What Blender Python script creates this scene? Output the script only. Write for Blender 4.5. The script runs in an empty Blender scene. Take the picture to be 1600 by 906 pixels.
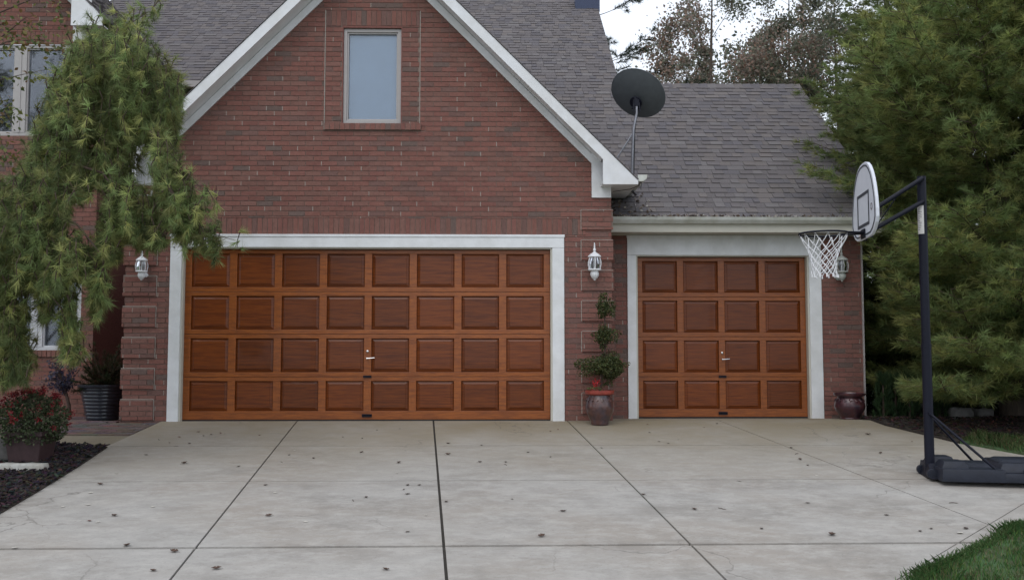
import bpy, bmesh, math, random
import numpy as np
from mathutils import Vector, Matrix
R = math.radians
random.seed(7)
rng = np.random.default_rng(11)
S = bpy.context.scene
COL = S.collection

# ---------------------------------------------------------------- camera
CAM = Vector((0.0, -11.9, 0.97)); PITCH = R(3.64); YAW = R(1.0); FPX = 1400.0
FW = Vector((math.sin(YAW)*math.cos(PITCH), math.cos(YAW)*math.cos(PITCH), math.sin(PITCH)))
RT = Vector((math.cos(YAW), -math.sin(YAW), 0)); UP = RT.cross(FW)
def P(px, py, Y):
    """world point at depth plane y=Y seen at that place of the photograph (used to survey real sizes)"""
    d = FW + RT*((px-800)/FPX) + UP*((453-py)/FPX)
    return CAM + d*((Y-CAM.y)/d.y)
def gz(Y):
    if Y < -14: return -0.082*14 - 0.01*(-14-Y)
    if Y < 0: return 0.082*Y
    return -0.05*min(Y, 1.0)
def G(px, py):
    """point of the sloping ground seen at that pixel"""
    lo, hi = -11.0, 30.0
    for _ in range(50):
        m = (lo+hi)/2
        p = P(px, py, m)
        if p.z > gz(m): lo = m
        else: hi = m
    return Vector((p.x, m, gz(m)))
cd = bpy.data.cameras.new('camera'); cam = bpy.data.objects.new('camera', cd); COL.objects.link(cam)
cd.sensor_width = 36; cd.lens = 36*FPX/1600; cd.clip_start = 0.05; cd.clip_end = 1500
cam.location = CAM; cam.rotation_euler = (R(90)+PITCH, 0, -YAW); S.camera = cam

# ---------------------------------------------------------------- world and sun
w = bpy.data.worlds.new('World'); S.world = w; w.use_nodes = True
nt = w.node_tree; nt.nodes.clear()
sky = nt.nodes.new('ShaderNodeTexSky'); sky.sky_type = 'NISHITA'; sky.sun_disc = False
SUN_EL, SUN_AZ = R(52), R(200)
sky.sun_elevation = SUN_EL; sky.sun_rotation = SUN_AZ; sky.air_density = 1.0; sky.dust_density = 6.0; sky.ozone_density = 1.0
hs = nt.nodes.new('ShaderNodeHueSaturation'); hs.inputs['Saturation'].default_value = 0.36; hs.inputs['Value'].default_value = 1.0
bg = nt.nodes.new('ShaderNodeBackground'); bg.inputs['Strength'].default_value = 0.13
wo = nt.nodes.new('ShaderNodeOutputWorld')
# overcast: the sky is mixed with a nearly even cloud layer
ctc = nt.nodes.new('ShaderNodeTexCoord'); cn = nt.nodes.new('ShaderNodeTexNoise'); cn.inputs['Scale'].default_value = 1.6; cn.inputs['Detail'].default_value = 5
cr = nt.nodes.new('ShaderNodeMapRange'); cr.inputs[1].default_value = .3; cr.inputs[2].default_value = .7; cr.inputs[3].default_value = 7.6; cr.inputs[4].default_value = 9.4
cc_ = nt.nodes.new('ShaderNodeVectorMath'); cc_.operation = 'SCALE'; cc_.inputs[0].default_value = (.915, .985, 1.10); cm = nt.nodes.new('ShaderNodeMix'); cm.data_type = 'RGBA'; cm.inputs[0].default_value = .86
nt.links.new(ctc.outputs['Generated'], cn.inputs['Vector']); nt.links.new(cn.outputs['Fac'], cr.inputs[0]); nt.links.new(cr.outputs[0], cc_.inputs['Scale'])
nt.links.new(sky.outputs[0], hs.inputs['Color']); nt.links.new(hs.outputs[0], cm.inputs[6]); nt.links.new(cc_.outputs[0], cm.inputs[7]); nt.links.new(cm.outputs[2], bg.inputs[0]); nt.links.new(bg.outputs[0], wo.inputs[0])
sl = bpy.data.lights.new('sun', 'SUN'); sl.energy = 0.5; sl.angle = R(40); sl.color = (1, 0.97, 0.92)
so = bpy.data.objects.new('sun', sl); COL.objects.link(so)
# sky azimuth is measured clockwise from +Y
sd = Vector((math.sin(SUN_AZ)*math.cos(SUN_EL), math.cos(SUN_AZ)*math.cos(SUN_EL), math.sin(SUN_EL)))
so.rotation_euler = (-sd).to_track_quat('-Z', 'Y').to_euler()
S.view_settings.view_transform = 'Standard'; S.view_settings.look = 'None'; S.view_settings.exposure = 0.12; S.view_settings.gamma = 1.0
S.view_settings.use_curve_mapping = False

# ---------------------------------------------------------------- materials
MATS = {}
def mat(name, col=(.5,.5,.5), rough=.7, metal=0., attr=False, noise=0., nscale=8., bump=0., bscale=60., spec=.5, col2=None, stretch=(1,1,1), trans=0., coat=0., rnd=0.):
    m = bpy.data.materials.new(name); m.use_nodes = True; n = m.node_tree; b = n.nodes['Principled BSDF']
    b.inputs['Roughness'].default_value = rough; b.inputs['Metallic'].default_value = metal
    b.inputs['Specular IOR Level'].default_value = spec; b.inputs['Coat Weight'].default_value = coat
    L = n.links
    tc = n.nodes.new('ShaderNodeTexCoord'); mp = n.nodes.new('ShaderNodeMapping'); mp.inputs['Scale'].default_value = stretch
    L.new(tc.outputs['Object'], mp.inputs['Vector'])
    if attr:
        a = n.nodes.new('ShaderNodeAttribute'); a.attribute_name = 'tint'; src = a.outputs['Color']
    else:
        c = n.nodes.new('ShaderNodeRGB'); c.outputs[0].default_value = (*col, 1); src = c.outputs[0]
    if col2 is not None:
        nz = n.nodes.new('ShaderNodeTexNoise'); nz.inputs['Scale'].default_value = nscale; nz.inputs['Detail'].default_value = 6
        L.new(mp.outputs[0], nz.inputs['Vector'])
        mr = n.nodes.new('ShaderNodeMapRange'); mr.inputs['From Min'].default_value = .38; mr.inputs['From Max'].default_value = .66
        L.new(nz.outputs['Fac'], mr.inputs['Value'])
        mx = n.nodes.new('ShaderNodeMix'); mx.data_type = 'RGBA'; L.new(mr.outputs[0], mx.inputs[0]); L.new(src, mx.inputs[6]); mx.inputs[7].default_value = (*col2, 1)
        src = mx.outputs[2]
    if noise > 0:
        nz = n.nodes.new('ShaderNodeTexNoise'); nz.inputs['Scale'].default_value = nscale*2.3; nz.inputs['Detail'].default_value = 8; nz.inputs['Roughness'].default_value = .65
        L.new(mp.outputs[0], nz.inputs['Vector'])
        mr = n.nodes.new('ShaderNodeMapRange'); mr.inputs['From Min'].default_value = .3; mr.inputs['From Max'].default_value = .7
        mr.inputs['To Min'].default_value = 1-noise; mr.inputs['To Max'].default_value = 1+noise
        L.new(nz.outputs['Fac'], mr.inputs['Value'])
        vm = n.nodes.new('ShaderNodeVectorMath'); vm.operation = 'SCALE'; L.new(src, vm.inputs[0]); L.new(mr.outputs[0], vm.inputs['Scale'])
        src = vm.outputs[0]
    if rnd > 0:
        oi = n.nodes.new('ShaderNodeObjectInfo'); mr = n.nodes.new('ShaderNodeMapRange'); mr.inputs['To Min'].default_value = 1-rnd; mr.inputs['To Max'].default_value = 1+rnd; L.new(oi.outputs['Random'], mr.inputs['Value'])
        vm = n.nodes.new('ShaderNodeVectorMath'); vm.operation = 'SCALE'; L.new(src, vm.inputs[0]); L.new(mr.outputs[0], vm.inputs['Scale']); src = vm.outputs[0]
    L.new(src, b.inputs['Base Color'])
    if bump > 0:
        nz = n.nodes.new('ShaderNodeTexNoise'); nz.inputs['Scale'].default_value = bscale; nz.inputs['Detail'].default_value = 6
        L.new(mp.outputs[0], nz.inputs['Vector'])
        bp = n.nodes.new('ShaderNodeBump'); bp.inputs['Strength'].default_value = bump; bp.inputs['Distance'].default_value = .01
        L.new(nz.outputs['Fac'], bp.inputs['Height']); L.new(bp.outputs[0], b.inputs['Normal'])
    if trans > 0:
        t = n.nodes.new('ShaderNodeBsdfTranslucent'); L.new(src, t.inputs['Color'])
        ms = n.nodes.new('ShaderNodeMixShader'); ms.inputs[0].default_value = trans
        L.new(b.outputs[0], ms.inputs[1]); L.new(t.outputs[0], ms.inputs[2]); L.new(ms.outputs[0], n.nodes['Material Output'].inputs['Surface'])
    MATS[name] = m
    return m
mat('brick', attr=True, rough=.9, noise=.16, nscale=14, bump=.5, bscale=90, spec=.2)
mat('mortar', (.23,.17,.145), rough=.95, noise=.2, nscale=5, bump=.3, spec=.1)
mat('mortar_pale', (.40,.36,.32), rough=.95, noise=.15, nscale=9, spec=.1)
mat('shingle', attr=True, rough=.95, noise=.22, nscale=60, bump=.6, bscale=250, spec=.15)
mat('white_paint', (.76,.77,.79), rough=.5, noise=.07, nscale=3, col2=(.70,.70,.70), bump=.04, bscale=30)
mat('trim_worn', (.76,.775,.79), rough=.55, noise=.07, nscale=3, col2=(.68,.69,.69), bump=.06, bscale=40)
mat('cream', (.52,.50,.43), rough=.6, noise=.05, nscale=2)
mat('gutter_white', (.62,.63,.60), rough=.45, noise=.1, nscale=4, col2=(.46,.46,.40))
mat('taupe', (.41,.385,.375), rough=.55, noise=.04)
mat('frame_white', (.55,.56,.58), rough=.5, noise=.04)
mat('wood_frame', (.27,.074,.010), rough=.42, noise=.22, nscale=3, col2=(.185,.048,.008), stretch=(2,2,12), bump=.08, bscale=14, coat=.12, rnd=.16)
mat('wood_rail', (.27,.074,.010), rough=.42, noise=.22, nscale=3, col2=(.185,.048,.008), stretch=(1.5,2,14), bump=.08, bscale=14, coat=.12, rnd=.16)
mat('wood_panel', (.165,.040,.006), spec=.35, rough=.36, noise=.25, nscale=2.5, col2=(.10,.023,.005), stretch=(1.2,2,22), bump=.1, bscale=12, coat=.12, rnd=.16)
mat('rubber', (.02,.02,.022), rough=.7)
mat('chrome', (.65,.65,.66), rough=.25, metal=1)
mat('bark', (.085,.065,.05), rough=.95, noise=.35, nscale=9, stretch=(1,1,.25), bump=.8, bscale=22)
mat('twig', (.07,.045,.035), rough=.9, noise=.2)
mat('needle', attr=True, rough=.6, trans=.52, spec=.3)
mat('leaf', attr=True, rough=.55, trans=.3, spec=.35)
mat('grass', attr=True, rough=.6, trans=.25, spec=.3)
mat('soil', (.035,.026,.02), rough=1, noise=.4, nscale=10, bump=.8, bscale=40)
mat('mulch', attr=True, rough=.95, noise=.2, nscale=30, spec=.2)
mat('lawn_soil', (.05,.10,.035), rough=1, noise=.4, nscale=6, bump=.7, bscale=80, col2=(.06,.07,.03))
mat('joint_dark', (.05,.045,.038), rough=1, noise=.3, nscale=20)
mat('black_metal', (.008,.009,.018), rough=.5, spec=.22, noise=.15, nscale=10, bump=.03)
mat('black_plastic', (.018,.021,.032), rough=.5, spec=.3, noise=.25, nscale=6, bump=.12, bscale=120)
mat('board_white', (.68,.70,.76), rough=.35, noise=.05, nscale=4)
mat('board_line', (.04,.045,.06), rough=.5)
mat('sticker', (.62,.60,.58), rough=.6, noise=.1, nscale=20)
mat('sticker_ink', (.22,.20,.22), rough=.7)
mat('cord', (.80,.80,.82), rough=.8)
mat('dish_grey', (.085,.095,.105), rough=.6, noise=.12, nscale=4)
mat('galvanised', (.27,.27,.30), rough=.4, metal=.7, noise=.15, nscale=12)
mat('lantern_white', (.74,.75,.77), rough=.4)
mat('lantern_old', (.42,.44,.41), rough=.5, noise=.12)
mat('urn', (.095,.042,.034), rough=.28, noise=.4, nscale=9, col2=(.058,.042,.052), coat=.35)
mat('urn_rim', (.30,.055,.04), rough=.4, noise=.25, nscale=10)
mat('urn_red', (.075,.022,.026), rough=.3, noise=.4, nscale=9, col2=(.035,.02,.03), coat=.3)
mat('pot_dark', (.018,.022,.032), rough=.3, noise=.3, nscale=7, coat=.3)
mat('pot_plum', (.055,.03,.032), rough=.6, noise=.25, nscale=7)
mat('limestone', (.50,.50,.47), rough=.85, noise=.2, nscale=7, col2=(.36,.34,.30), bump=.6, bscale=14)
mat('fieldstone', (.13,.125,.12), rough=.9, noise=.25, nscale=6, bump=.7, bscale=10)
mat('interior', (.015,.014,.016), rough=.9)
mat('blind', (.74,.84,.95), rough=.8, noise=.03, nscale=2)
mat('vent', (.03,.045,.10), rough=.5)
mat('petal', attr=True, rough=.5, trans=.2)
mat('wall_plain', (.20,.085,.07), rough=.95, noise=.25, nscale=12, bump=.4)
def mk_glass():
    m = bpy.data.materials.new('glass'); m.use_nodes = True; n = m.node_tree; n.nodes.remove(n.nodes['Principled BSDF'])
    g = n.nodes.new('ShaderNodeBsdfGlossy'); g.inputs['Roughness'].default_value = .03; g.inputs['Color'].default_value = (.9,.93,1,1)
    t = n.nodes.new('ShaderNodeBsdfTransparent'); t.inputs['Color'].default_value = (.90,.93,.95,1)
    f = n.nodes.new('ShaderNodeFresnel'); f.inputs['IOR'].default_value = 1.7
    mx = n.nodes.new('ShaderNodeMixShader'); tc = n.nodes.new('ShaderNodeTexCoord'); nz = n.nodes.new('ShaderNodeTexNoise'); nz.inputs['Scale'].default_value = 2.2
    bp = n.nodes.new('ShaderNodeBump'); bp.inputs['Strength'].default_value = .04; bp.inputs['Distance'].default_value = .01
    n.links.new(tc.outputs['Object'], nz.inputs[0]); n.links.new(nz.outputs[0], bp.inputs['Height']); n.links.new(bp.outputs[0], g.inputs['Normal'])
    n.links.new(f.outputs[0], mx.inputs[0]); n.links.new(t.outputs[0], mx.inputs[1]); n.links.new(g.outputs[0], mx.inputs[2])
    n.links.new(mx.outputs[0], n.nodes['Material Output'].inputs['Surface']); MATS['glass'] = m
mk_glass()
def mk_concrete(name, base, warm, dark):
    m = bpy.data.materials.new(name); m.use_nodes = True; n = m.node_tree; L = n.links; b = n.nodes['Principled BSDF']
    b.inputs['Roughness'].default_value = .85; b.inputs['Specular IOR Level'].default_value = .3
    tc = n.nodes.new('ShaderNodeTexCoord'); g = n.nodes.new('ShaderNodeNewGeometry')
    def noise(sc, det=6, stretch=(1,1,1), rough=.6, dist=0.):
        mp = n.nodes.new('ShaderNodeMapping'); mp.inputs['Scale'].default_value = stretch; L.new(g.outputs['Position'], mp.inputs[0])
        z = n.nodes.new('ShaderNodeTexNoise'); z.inputs['Scale'].default_value = sc; z.inputs['Detail'].default_value = det; z.inputs['Roughness'].default_value = rough; z.inputs['Distortion'].default_value = dist
        L.new(mp.outputs[0], z.inputs['Vector']); return z.outputs['Fac']
    def rng_(s, a, c, lo=0., hi=1.):
        r = n.nodes.new('ShaderNodeMapRange'); r.inputs[1].default_value = a; r.inputs[2].default_value = c; r.inputs[3].default_value = lo; r.inputs[4].default_value = hi
        L.new(s, r.inputs[0]); return r.outputs[0]
    def mix(fac, a, c):
        x = n.nodes.new('ShaderNodeMix'); x.data_type = 'RGBA'; L.new(fac, x.inputs[0])
        if isinstance(a, tuple): x.inputs[6].default_value = (*a, 1)
        else: L.new(a, x.inputs[6])
        x.inputs[7].default_value = (*c, 1); return x.outputs[2]
    c = mix(rng_(noise(.55, 6, (1,1.4,1)), .42, .62, 0, .9), base, warm)
    c = mix(rng_(noise(1.6, 9, (.8,1.2,1), .75), .48, .72, 0, .75), c, dark)          # damp and dirt patches left by run-off
    c = mix(rng_(noise(5, 9, (.75,1.3,1), .8), .46, .70, 0, .75), c, tuple(x*1.3 for x in base))
    c = mix(rng_(noise(55, 4), .62, .74, 0, .6), c, tuple(x*.75 for x in dark))
    # leaf tannin stains gathered at the foot of the house
    sp = n.nodes.new('ShaderNodeSeparateXYZ'); L.new(g.outputs['Position'], sp.inputs[0])
    ed = rng_(sp.outputs['Y'], -3.6, -.2, 0, 1)
    mm = n.nodes.new('ShaderNodeMath'); mm.operation = 'MULTIPLY'; L.new(ed, mm.inputs[0]); L.new(rng_(noise(.8, 6), .3, .6, .5, 1.0), mm.inputs[1])
    c = mix(mm.outputs[0], c, tuple(x*y for x, y in zip(base, (.66,.58,.42))))
    vz = n.nodes.new('ShaderNodeTexVoronoi'); vz.feature = 'DISTANCE_TO_EDGE'; vz.inputs['Scale'].default_value = .38
    dn = n.nodes.new('ShaderNodeTexNoise'); dn.inputs['Scale'].default_value = 1.7; dn.inputs['Detail'].default_value = 7; L.new(g.outputs['Position'], dn.inputs['Vector'])
    vs = n.nodes.new('ShaderNodeVectorMath'); vs.operation = 'SCALE'; vs.inputs['Scale'].default_value = 1.1; L.new(dn.outputs['Color'], vs.inputs[0])
    va = n.nodes.new('ShaderNodeVectorMath'); L.new(g.outputs['Position'], va.inputs[0]); L.new(vs.outputs[0], va.inputs[1]); L.new(va.outputs[0], vz.inputs['Vector'])
    cm_ = n.nodes.new('ShaderNodeMath'); cm_.operation = 'MULTIPLY'; L.new(rng_(vz.outputs['Distance'], 0, .006, .55, 0), cm_.inputs[0]); L.new(rng_(noise(.7, 3), .5, .62, 0, 1), cm_.inputs[1])
    c = mix(cm_.outputs[0], c, (.10,.09,.08))
    c = mix(rng_(noise(11, 9, (1,1.5,1), .8), .50, .72, 0, .5), c, tuple(x*.72 for x in base))
    L.new(c, b.inputs['Base Color'])
    bp = n.nodes.new('ShaderNodeBump'); bp.inputs['Strength'].default_value = .6; bp.inputs['Distance'].default_value = .005
    L.new(noise(70, 8), bp.inputs['Height']); L.new(bp.outputs[0], b.inputs['Normal']); MATS[name] = m
mk_concrete('concrete', (.385,.366,.34), (.335,.300,.262), (.215,.20,.18))
mk_concrete('concrete_side', (.27,.245,.20), (.26,.22,.17), (.18,.16,.13))

# ---------------------------------------------------------------- object helpers
ROOTLOC = {}
def props(o, label=None, cat=None, group=None, kind=None):
    if label: o['label'] = label
    if cat: o['category'] = cat
    if group: o['group'] = group
    if kind: o['kind'] = kind
    return o
def thing(name, label, cat, loc=(0,0,0), group=None):
    o = bpy.data.objects.new(name, None); COL.objects.link(o); o.location = loc; o.empty_display_size = .2
    ROOTLOC[o] = Vector(loc); return props(o, label, cat, group)
def children(o): return [c for c in COL.objects if c.parent == o]
def copy_tree(o, parent=None):
    c = o.copy(); COL.objects.link(c)
    if parent is not None: c.parent = parent
    for ch in children(o): copy_tree(ch, c)
    return c
def link(me, name, material, parent=None, loc=None):
    o = bpy.data.objects.new(name, me); COL.objects.link(o)
    for m in (material if isinstance(material, (list, tuple)) else [material]): me.materials.append(MATS[m])
    off = Vector((0,0,0))
    if parent is not None:
        o.parent = parent; off = ROOTLOC.get(parent, Vector((0,0,0)))
    elif loc is not None:
        off = Vector(loc); o.location = off
    if off.length: me.transform(Matrix.Translation(-off))
    ROOTLOC[o] = off
    return o
class MB:
    def __init__(s): s.v = []; s.f = []; s.t = []; s.m = []
    def poly(s, pts, tint=(1,1,1), mi=0):
        i = len(s.v); s.v += [tuple(p) for p in pts]; s.t += [tint]*len(pts); s.f.append(tuple(range(i, i+len(pts)))); s.m.append(mi)
    def solid(s, pts, faces, tint=(1,1,1), mi=0):
        i = len(s.v); s.v += [tuple(p) for p in pts]; s.t += [tint]*len(pts)
        for f in faces: s.f.append(tuple(i+k for k in f)); s.m.append(mi)
    def box(s, a, b, tint=(1,1,1), mi=0):
        x0,y0,z0 = a; x1,y1,z1 = b
        s.solid([(x0,y0,z0),(x1,y0,z0),(x1,y1,z0),(x0,y1,z0),(x0,y0,z1),(x1,y0,z1),(x1,y1,z1),(x0,y1,z1)],
                [(0,3,2,1),(4,5,6,7),(0,1,5,4),(1,2,6,5),(2,3,7,6),(3,0,4,7)], tint, mi)
    def hexa(s, lo, hi, tint=(1,1,1), mi=0):
        s.solid(list(lo)+list(hi), [(0,3,2,1),(4,5,6,7),(0,1,5,4),(1,2,6,5),(2,3,7,6),(3,0,4,7)], tint, mi)
    def extrude(s, pts, vec, tint=(1,1,1), mi=0):
        n = len(pts); vec = Vector(vec); q = [Vector(p) for p in pts]; r = [p+vec for p in q]
        s.solid(q+r, [tuple(range(n))[::-1], tuple(range(n, 2*n))]+[(k,(k+1)%n,n+(k+1)%n,n+k) for k in range(n)], tint, mi)
    def prism(s, poly, fr, h0, hf, tint=(1,1,1), mi=0):
        """poly in (u,v) of frame fr=(origin,U,V,N); raised from h0 to hf(u,v)"""
        O,U,V,N = fr; n = len(poly)
        lo = [O+U*u+V*v+N*h0 for u,v in poly]; hi = [O+U*u+V*v+N*(hf(u,v) if callable(hf) else hf) for u,v in poly]
        s.solid(lo+hi, [tuple(range(n, 2*n))]+[(k,(k+1)%n,n+(k+1)%n,n+k) for k in range(n)], tint, mi)
    def tube(s, pts, rad, seg=8, tint=(1,1,1), mi=0, cap=True, closed=False):
        pts = [Vector(p) for p in pts]; n = len(pts)
        if not isinstance(rad, (list, tuple)): rad = [rad]*n
        rings = []; prev = None
        for k, p in enumerate(pts):
            if closed: d = pts[(k+1)%n]-pts[k-1]
            else: d = pts[min(k+1,n-1)]-pts[max(k-1,0)]
            if d.length < 1e-9: d = Vector((0,0,1))
            d.normalize()
            a = prev - d*prev.dot(d) if prev is not None else d.orthogonal()
            if a.length < 1e-6: a = d.orthogonal()
            a.normalize(); prev = a; b = d.cross(a)
            rings.append([p+(a*math.cos(2*math.pi*j/seg)+b*math.sin(2*math.pi*j/seg))*rad[k] for j in range(seg)])
        i = len(s.v)
        for r in rings: s.v += [tuple(q) for q in r]; s.t += [tint]*seg
        for k in range(n if closed else n-1):
            k2 = (k+1)%n
            for j in range(seg):
                s.f.append((i+k*seg+j, i+k*seg+(j+1)%seg, i+k2*seg+(j+1)%seg, i+k2*seg+j)); s.m.append(mi)
        if cap and not closed:
            s.f.append(tuple(i+j for j in range(seg))[::-1]); s.m.append(mi)
            s.f.append(tuple(i+(n-1)*seg+j for j in range(seg))); s.m.append(mi)
    def lathe(s, prof, c=(0,0,0), seg=24, tint=(1,1,1), mi=0):
        i = len(s.v); c = Vector(c)
        for r, z in prof:
            for j in range(seg):
                a = 2*math.pi*j/seg; s.v.append((c.x+r*math.cos(a), c.y+r*math.sin(a), c.z+z)); s.t.append(tint)
        for k in range(len(prof)-1):
            for j in range(seg):
                s.f.append((i+k*seg+j, i+k*seg+(j+1)%seg, i+(k+1)*seg+(j+1)%seg, i+(k+1)*seg+j)); s.m.append(mi)
    def build(s, name, material, parent=None, smooth=False, bevel=0., loc=None):
        me = bpy.data.meshes.new(name); me.from_pydata(s.v, [], s.f); me.update()
        a = me.color_attributes.new('tint', 'FLOAT_COLOR', 'POINT')
        a.data.foreach_set('color', np.array([(*t, 1) for t in s.t], dtype=np.float32).ravel())
        me.polygons.foreach_set('material_index', s.m)
        if bevel > 0:
            bm = bmesh.new(); bm.from_mesh(me); bmesh.ops.remove_doubles(bm, verts=bm.verts, dist=1e-5)
            es = [e for e in bm.edges if len(e.link_faces) == 2 and e.calc_face_angle(0) > R(25)]
            bmesh.ops.bevel(bm, geom=es, offset=bevel, segments=2, profile=.5, affect='EDGES'); bm.to_mesh(me); bm.free()
        if smooth: me.polygons.foreach_set('use_smooth', [True]*len(me.polygons))
        o = link(me, name, material, parent, loc)
        if smooth:
            try: me.set_sharp_from_angle(angle=R(40))
            except Exception: pass
        return o
def tri_mesh(name, V, T, material, parent=None, nper=3, loc=None):
    """V (n*nper,3) vertices of n separate faces, T (n,3) tint per face"""
    n = len(V)//nper; me = bpy.data.meshes.new(name)
    me.vertices.add(len(V)); me.vertices.foreach_set('co', np.ascontiguousarray(V, dtype=np.float32).ravel())
    me.loops.add(len(V)); me.loops.foreach_set('vertex_index', np.arange(len(V), dtype=np.int32))
    me.polygons.add(n); me.polygons.foreach_set('loop_start', np.arange(0, len(V), nper, dtype=np.int32))
    me.update(calc_edges=True)
    a = me.color_attributes.new('tint', 'FLOAT_COLOR', 'POINT')
    c = np.ones((len(V), 4), dtype=np.float32); c[:, :3] = np.repeat(T, nper, axis=0); a.data.foreach_set('color', c.ravel())
    return link(me, name, material, parent, loc)

# ---------------------------------------------------------------- 2-D helpers
def clip(poly, a, b, c):
    out = []; n = len(poly)
    for i in range(n):
        p, q = poly[i], poly[(i+1)%n]; dp = a*p[0]+b*p[1]-c; dq = a*q[0]+b*q[1]-c
        if dp <= 0: out.append(p)
        if (dp < 0 < dq) or (dq < 0 < dp):
            t = dp/(dp-dq); out.append((p[0]+(q[0]-p[0])*t, p[1]+(q[1]-p[1])*t))
    return out
def area(p): return abs(sum(p[i][0]*p[(i+1)%len(p)][1]-p[(i+1)%len(p)][0]*p[i][1] for i in range(len(p))))/2
def clip_convex(poly, conv):
    n = len(conv); s = sum(conv[i][0]*conv[(i+1)%n][1]-conv[(i+1)%n][0]*conv[i][1] for i in range(n))
    cv = conv if s > 0 else conv[::-1]
    for i in range(n):
        (x0,y0),(x1,y1) = cv[i], cv[(i+1)%n]; a, b = (y1-y0), -(x1-x0)
        poly = clip(poly, a, b, a*x0+b*y0)
        if len(poly) < 3: return []
    return poly
def minus(rect, holes):
    rs = [rect]
    for h in holes:
        nr = []
        for (a,b,c,d) in rs:
            x0,y0,x1,y1 = h
            if x1 <= a or x0 >= c or y1 <= b or y0 >= d: nr.append((a,b,c,d)); continue
            if y0 > b: nr.append((a,b,c,y0))
            if y1 < d: nr.append((a,y1,c,d))
            yb, yt = max(b,y0), min(d,y1)
            if x0 > a: nr.append((a,yb,x0,yt))
            if x1 < c: nr.append((x1,yb,c,yt))
        rs = nr
    return [r for r in rs if r[2]-r[0] > .012 and r[3]-r[1] > .006]
def inpoly(x, y, poly):
    c = False; n = len(poly)
    for i in range(n):
        (x0,y0),(x1,y1) = poly[i], poly[i-1]
        if (y0 > y) != (y1 > y) and x < (x1-x0)*(y-y0)/(y1-y0)+x0: c = not c
    return c

# ---------------------------------------------------------------- brickwork
BH, BW, MJ = .0677, .213, .0095
def brick_tint(dull=0.):
    r = random.random()
    if r < .035+dull: c = (.15,.105,.092)
    elif r < .16+dull: c = (.178,.102,.088)
    elif r < .5: c = (.205,.106,.087)
    elif r < .8: c = (.220,.102,.083)
    else: c = (.207,.095,.079)
    k = random.uniform(.92, 1.08); return tuple(x*k for x in c)
PJ = []
def head_joints(mb):
    for q in PJ:
        if q: mb.poly(q, mi=len_m)
    PJ.clear()
len_m = 2
def bricks(mb, rect, fr, holes=(), planes=(), out=0., mode='run', dull=0., phase=0.):
    u0,v0,u1,v1 = rect
    if mode == 'run': bw, bh = BW, BH
    else: bw, bh = BH, v1-v0
    if mode == 'run': r0 = math.floor(v0/bh+1e-4); r1 = math.ceil(v1/bh-1e-4)
    else: r0, r1 = 0, 1
    for r in range(r0, r1):
        vb = r*bh if mode == 'run' else v0
        off = (bw/2 if r % 2 else 0)+phase
        k0 = math.floor((u0-off)/bw)-1; k1 = math.ceil((u1-off)/bw)+1
        for k in range(k0, k1):
            a = k*bw+off+MJ/2; b = (k+1)*bw+off-MJ/2; c = vb+MJ/2; d = vb+bh-MJ/2
            a, b, c, d = max(a, u0), min(b, u1), max(c, v0), min(d, v1)
            if b-a < .02 or d-c < .01: continue
            t = brick_tint(dull); h = out+random.uniform(-.0015, .002); tl = random.uniform(-.0015, .0015)
            for (x0,y0,x1,y1) in minus((a,c,b,d), holes):
                p = [(x0,y0),(x1,y0),(x1,y1),(x0,y1)]
                for pl in planes:
                    p = clip(p, *pl)
                    if len(p) < 3: break
                if len(p) >= 3 and area(p) > 2e-4:
                    if mode == 'run' and random.random() < .13: O_,U_,V_,N_ = fr; pj = [(x0-MJ,y0),(x0-.001,y0),(x0-.001,y1),(x0-MJ,y1)]; PJ.append([O_+U_*u+V_*v+N_*(out-.0015) for u, v in pj] if (x0-MJ > u0 and all(pl[0]*x0+pl[1]*y1 < pl[2]-.03 for pl in planes) and not any(h_[0]-.02 < x0-MJ/2 < h_[2]+.02 and h_[1] < y1 and h_[3] > y0 for h_ in holes)) else None)
                    ym = (y0+y1)/2
                    mb.prism(p, fr, out-.012, (lambda u, v, h=h, tl=tl, ym=ym: h+tl*(v-ym)/.03), t)
def backing(mb, rect, fr, holes=(), planes=(), h=-.008, mi=1):
    for (x0,y0,x1,y1) in minus(rect, holes):
        p = [(x0,y0),(x1,y0),(x1,y1),(x0,y1)]
        for pl in planes: p = clip(p, *pl)
        if len(p) >= 3:
            O,U,V,N = fr; mb.poly([O+U*u+V*v+N*h for u,v in p], mi=mi)
def front(Y): return (Vector((0,Y,0)), Vector((1,0,0)), Vector((0,0,1)), Vector((0,-1,0)))

# ---------------------------------------------------------------- survey of the house
WY = .9                                   # wing wall
XL, XR = P(191,600,0).x, P(957,600,0).x   # garage front corners
xa = P(578.5,300,-.3).x; ZA = 6.66        # apex of the gable (roof surface)
def zt(x, a=xa, z=ZA): return z-abs(x-a)
XE = P(1350,600,WY).x                     # right end of the wing
d_l, d_r, d_top = P(287,600,0).x-.05, P(862,600,0).x, P(600,388,0).z
t_l, t_r, t_top = P(262,600,0).x, P(882,600,0).x, P(600,367,0).z
w_l, w_r, w_b, w_t = P(535,100,0).x, P(628,100,0).x, P(580,193,0).z, P(580,41,0).z
s_l, s_r, s_b, s_t = P(998,550,WY).x-.02, P(1260,550,WY).x+.045, -.045, P(1100,400,WY).z
u_l, u_r, u_t = P(981,550,WY).x, P(1285,550,WY).x, P(1100,374,WY).z
HB = P(0,0,0)
house = thing('house', 'red brick house with two wooden garage doors, white gable trim and grey shingle roofs', 'house', (0,2,0))
F0, F1 = front(0), front(WY)

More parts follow.
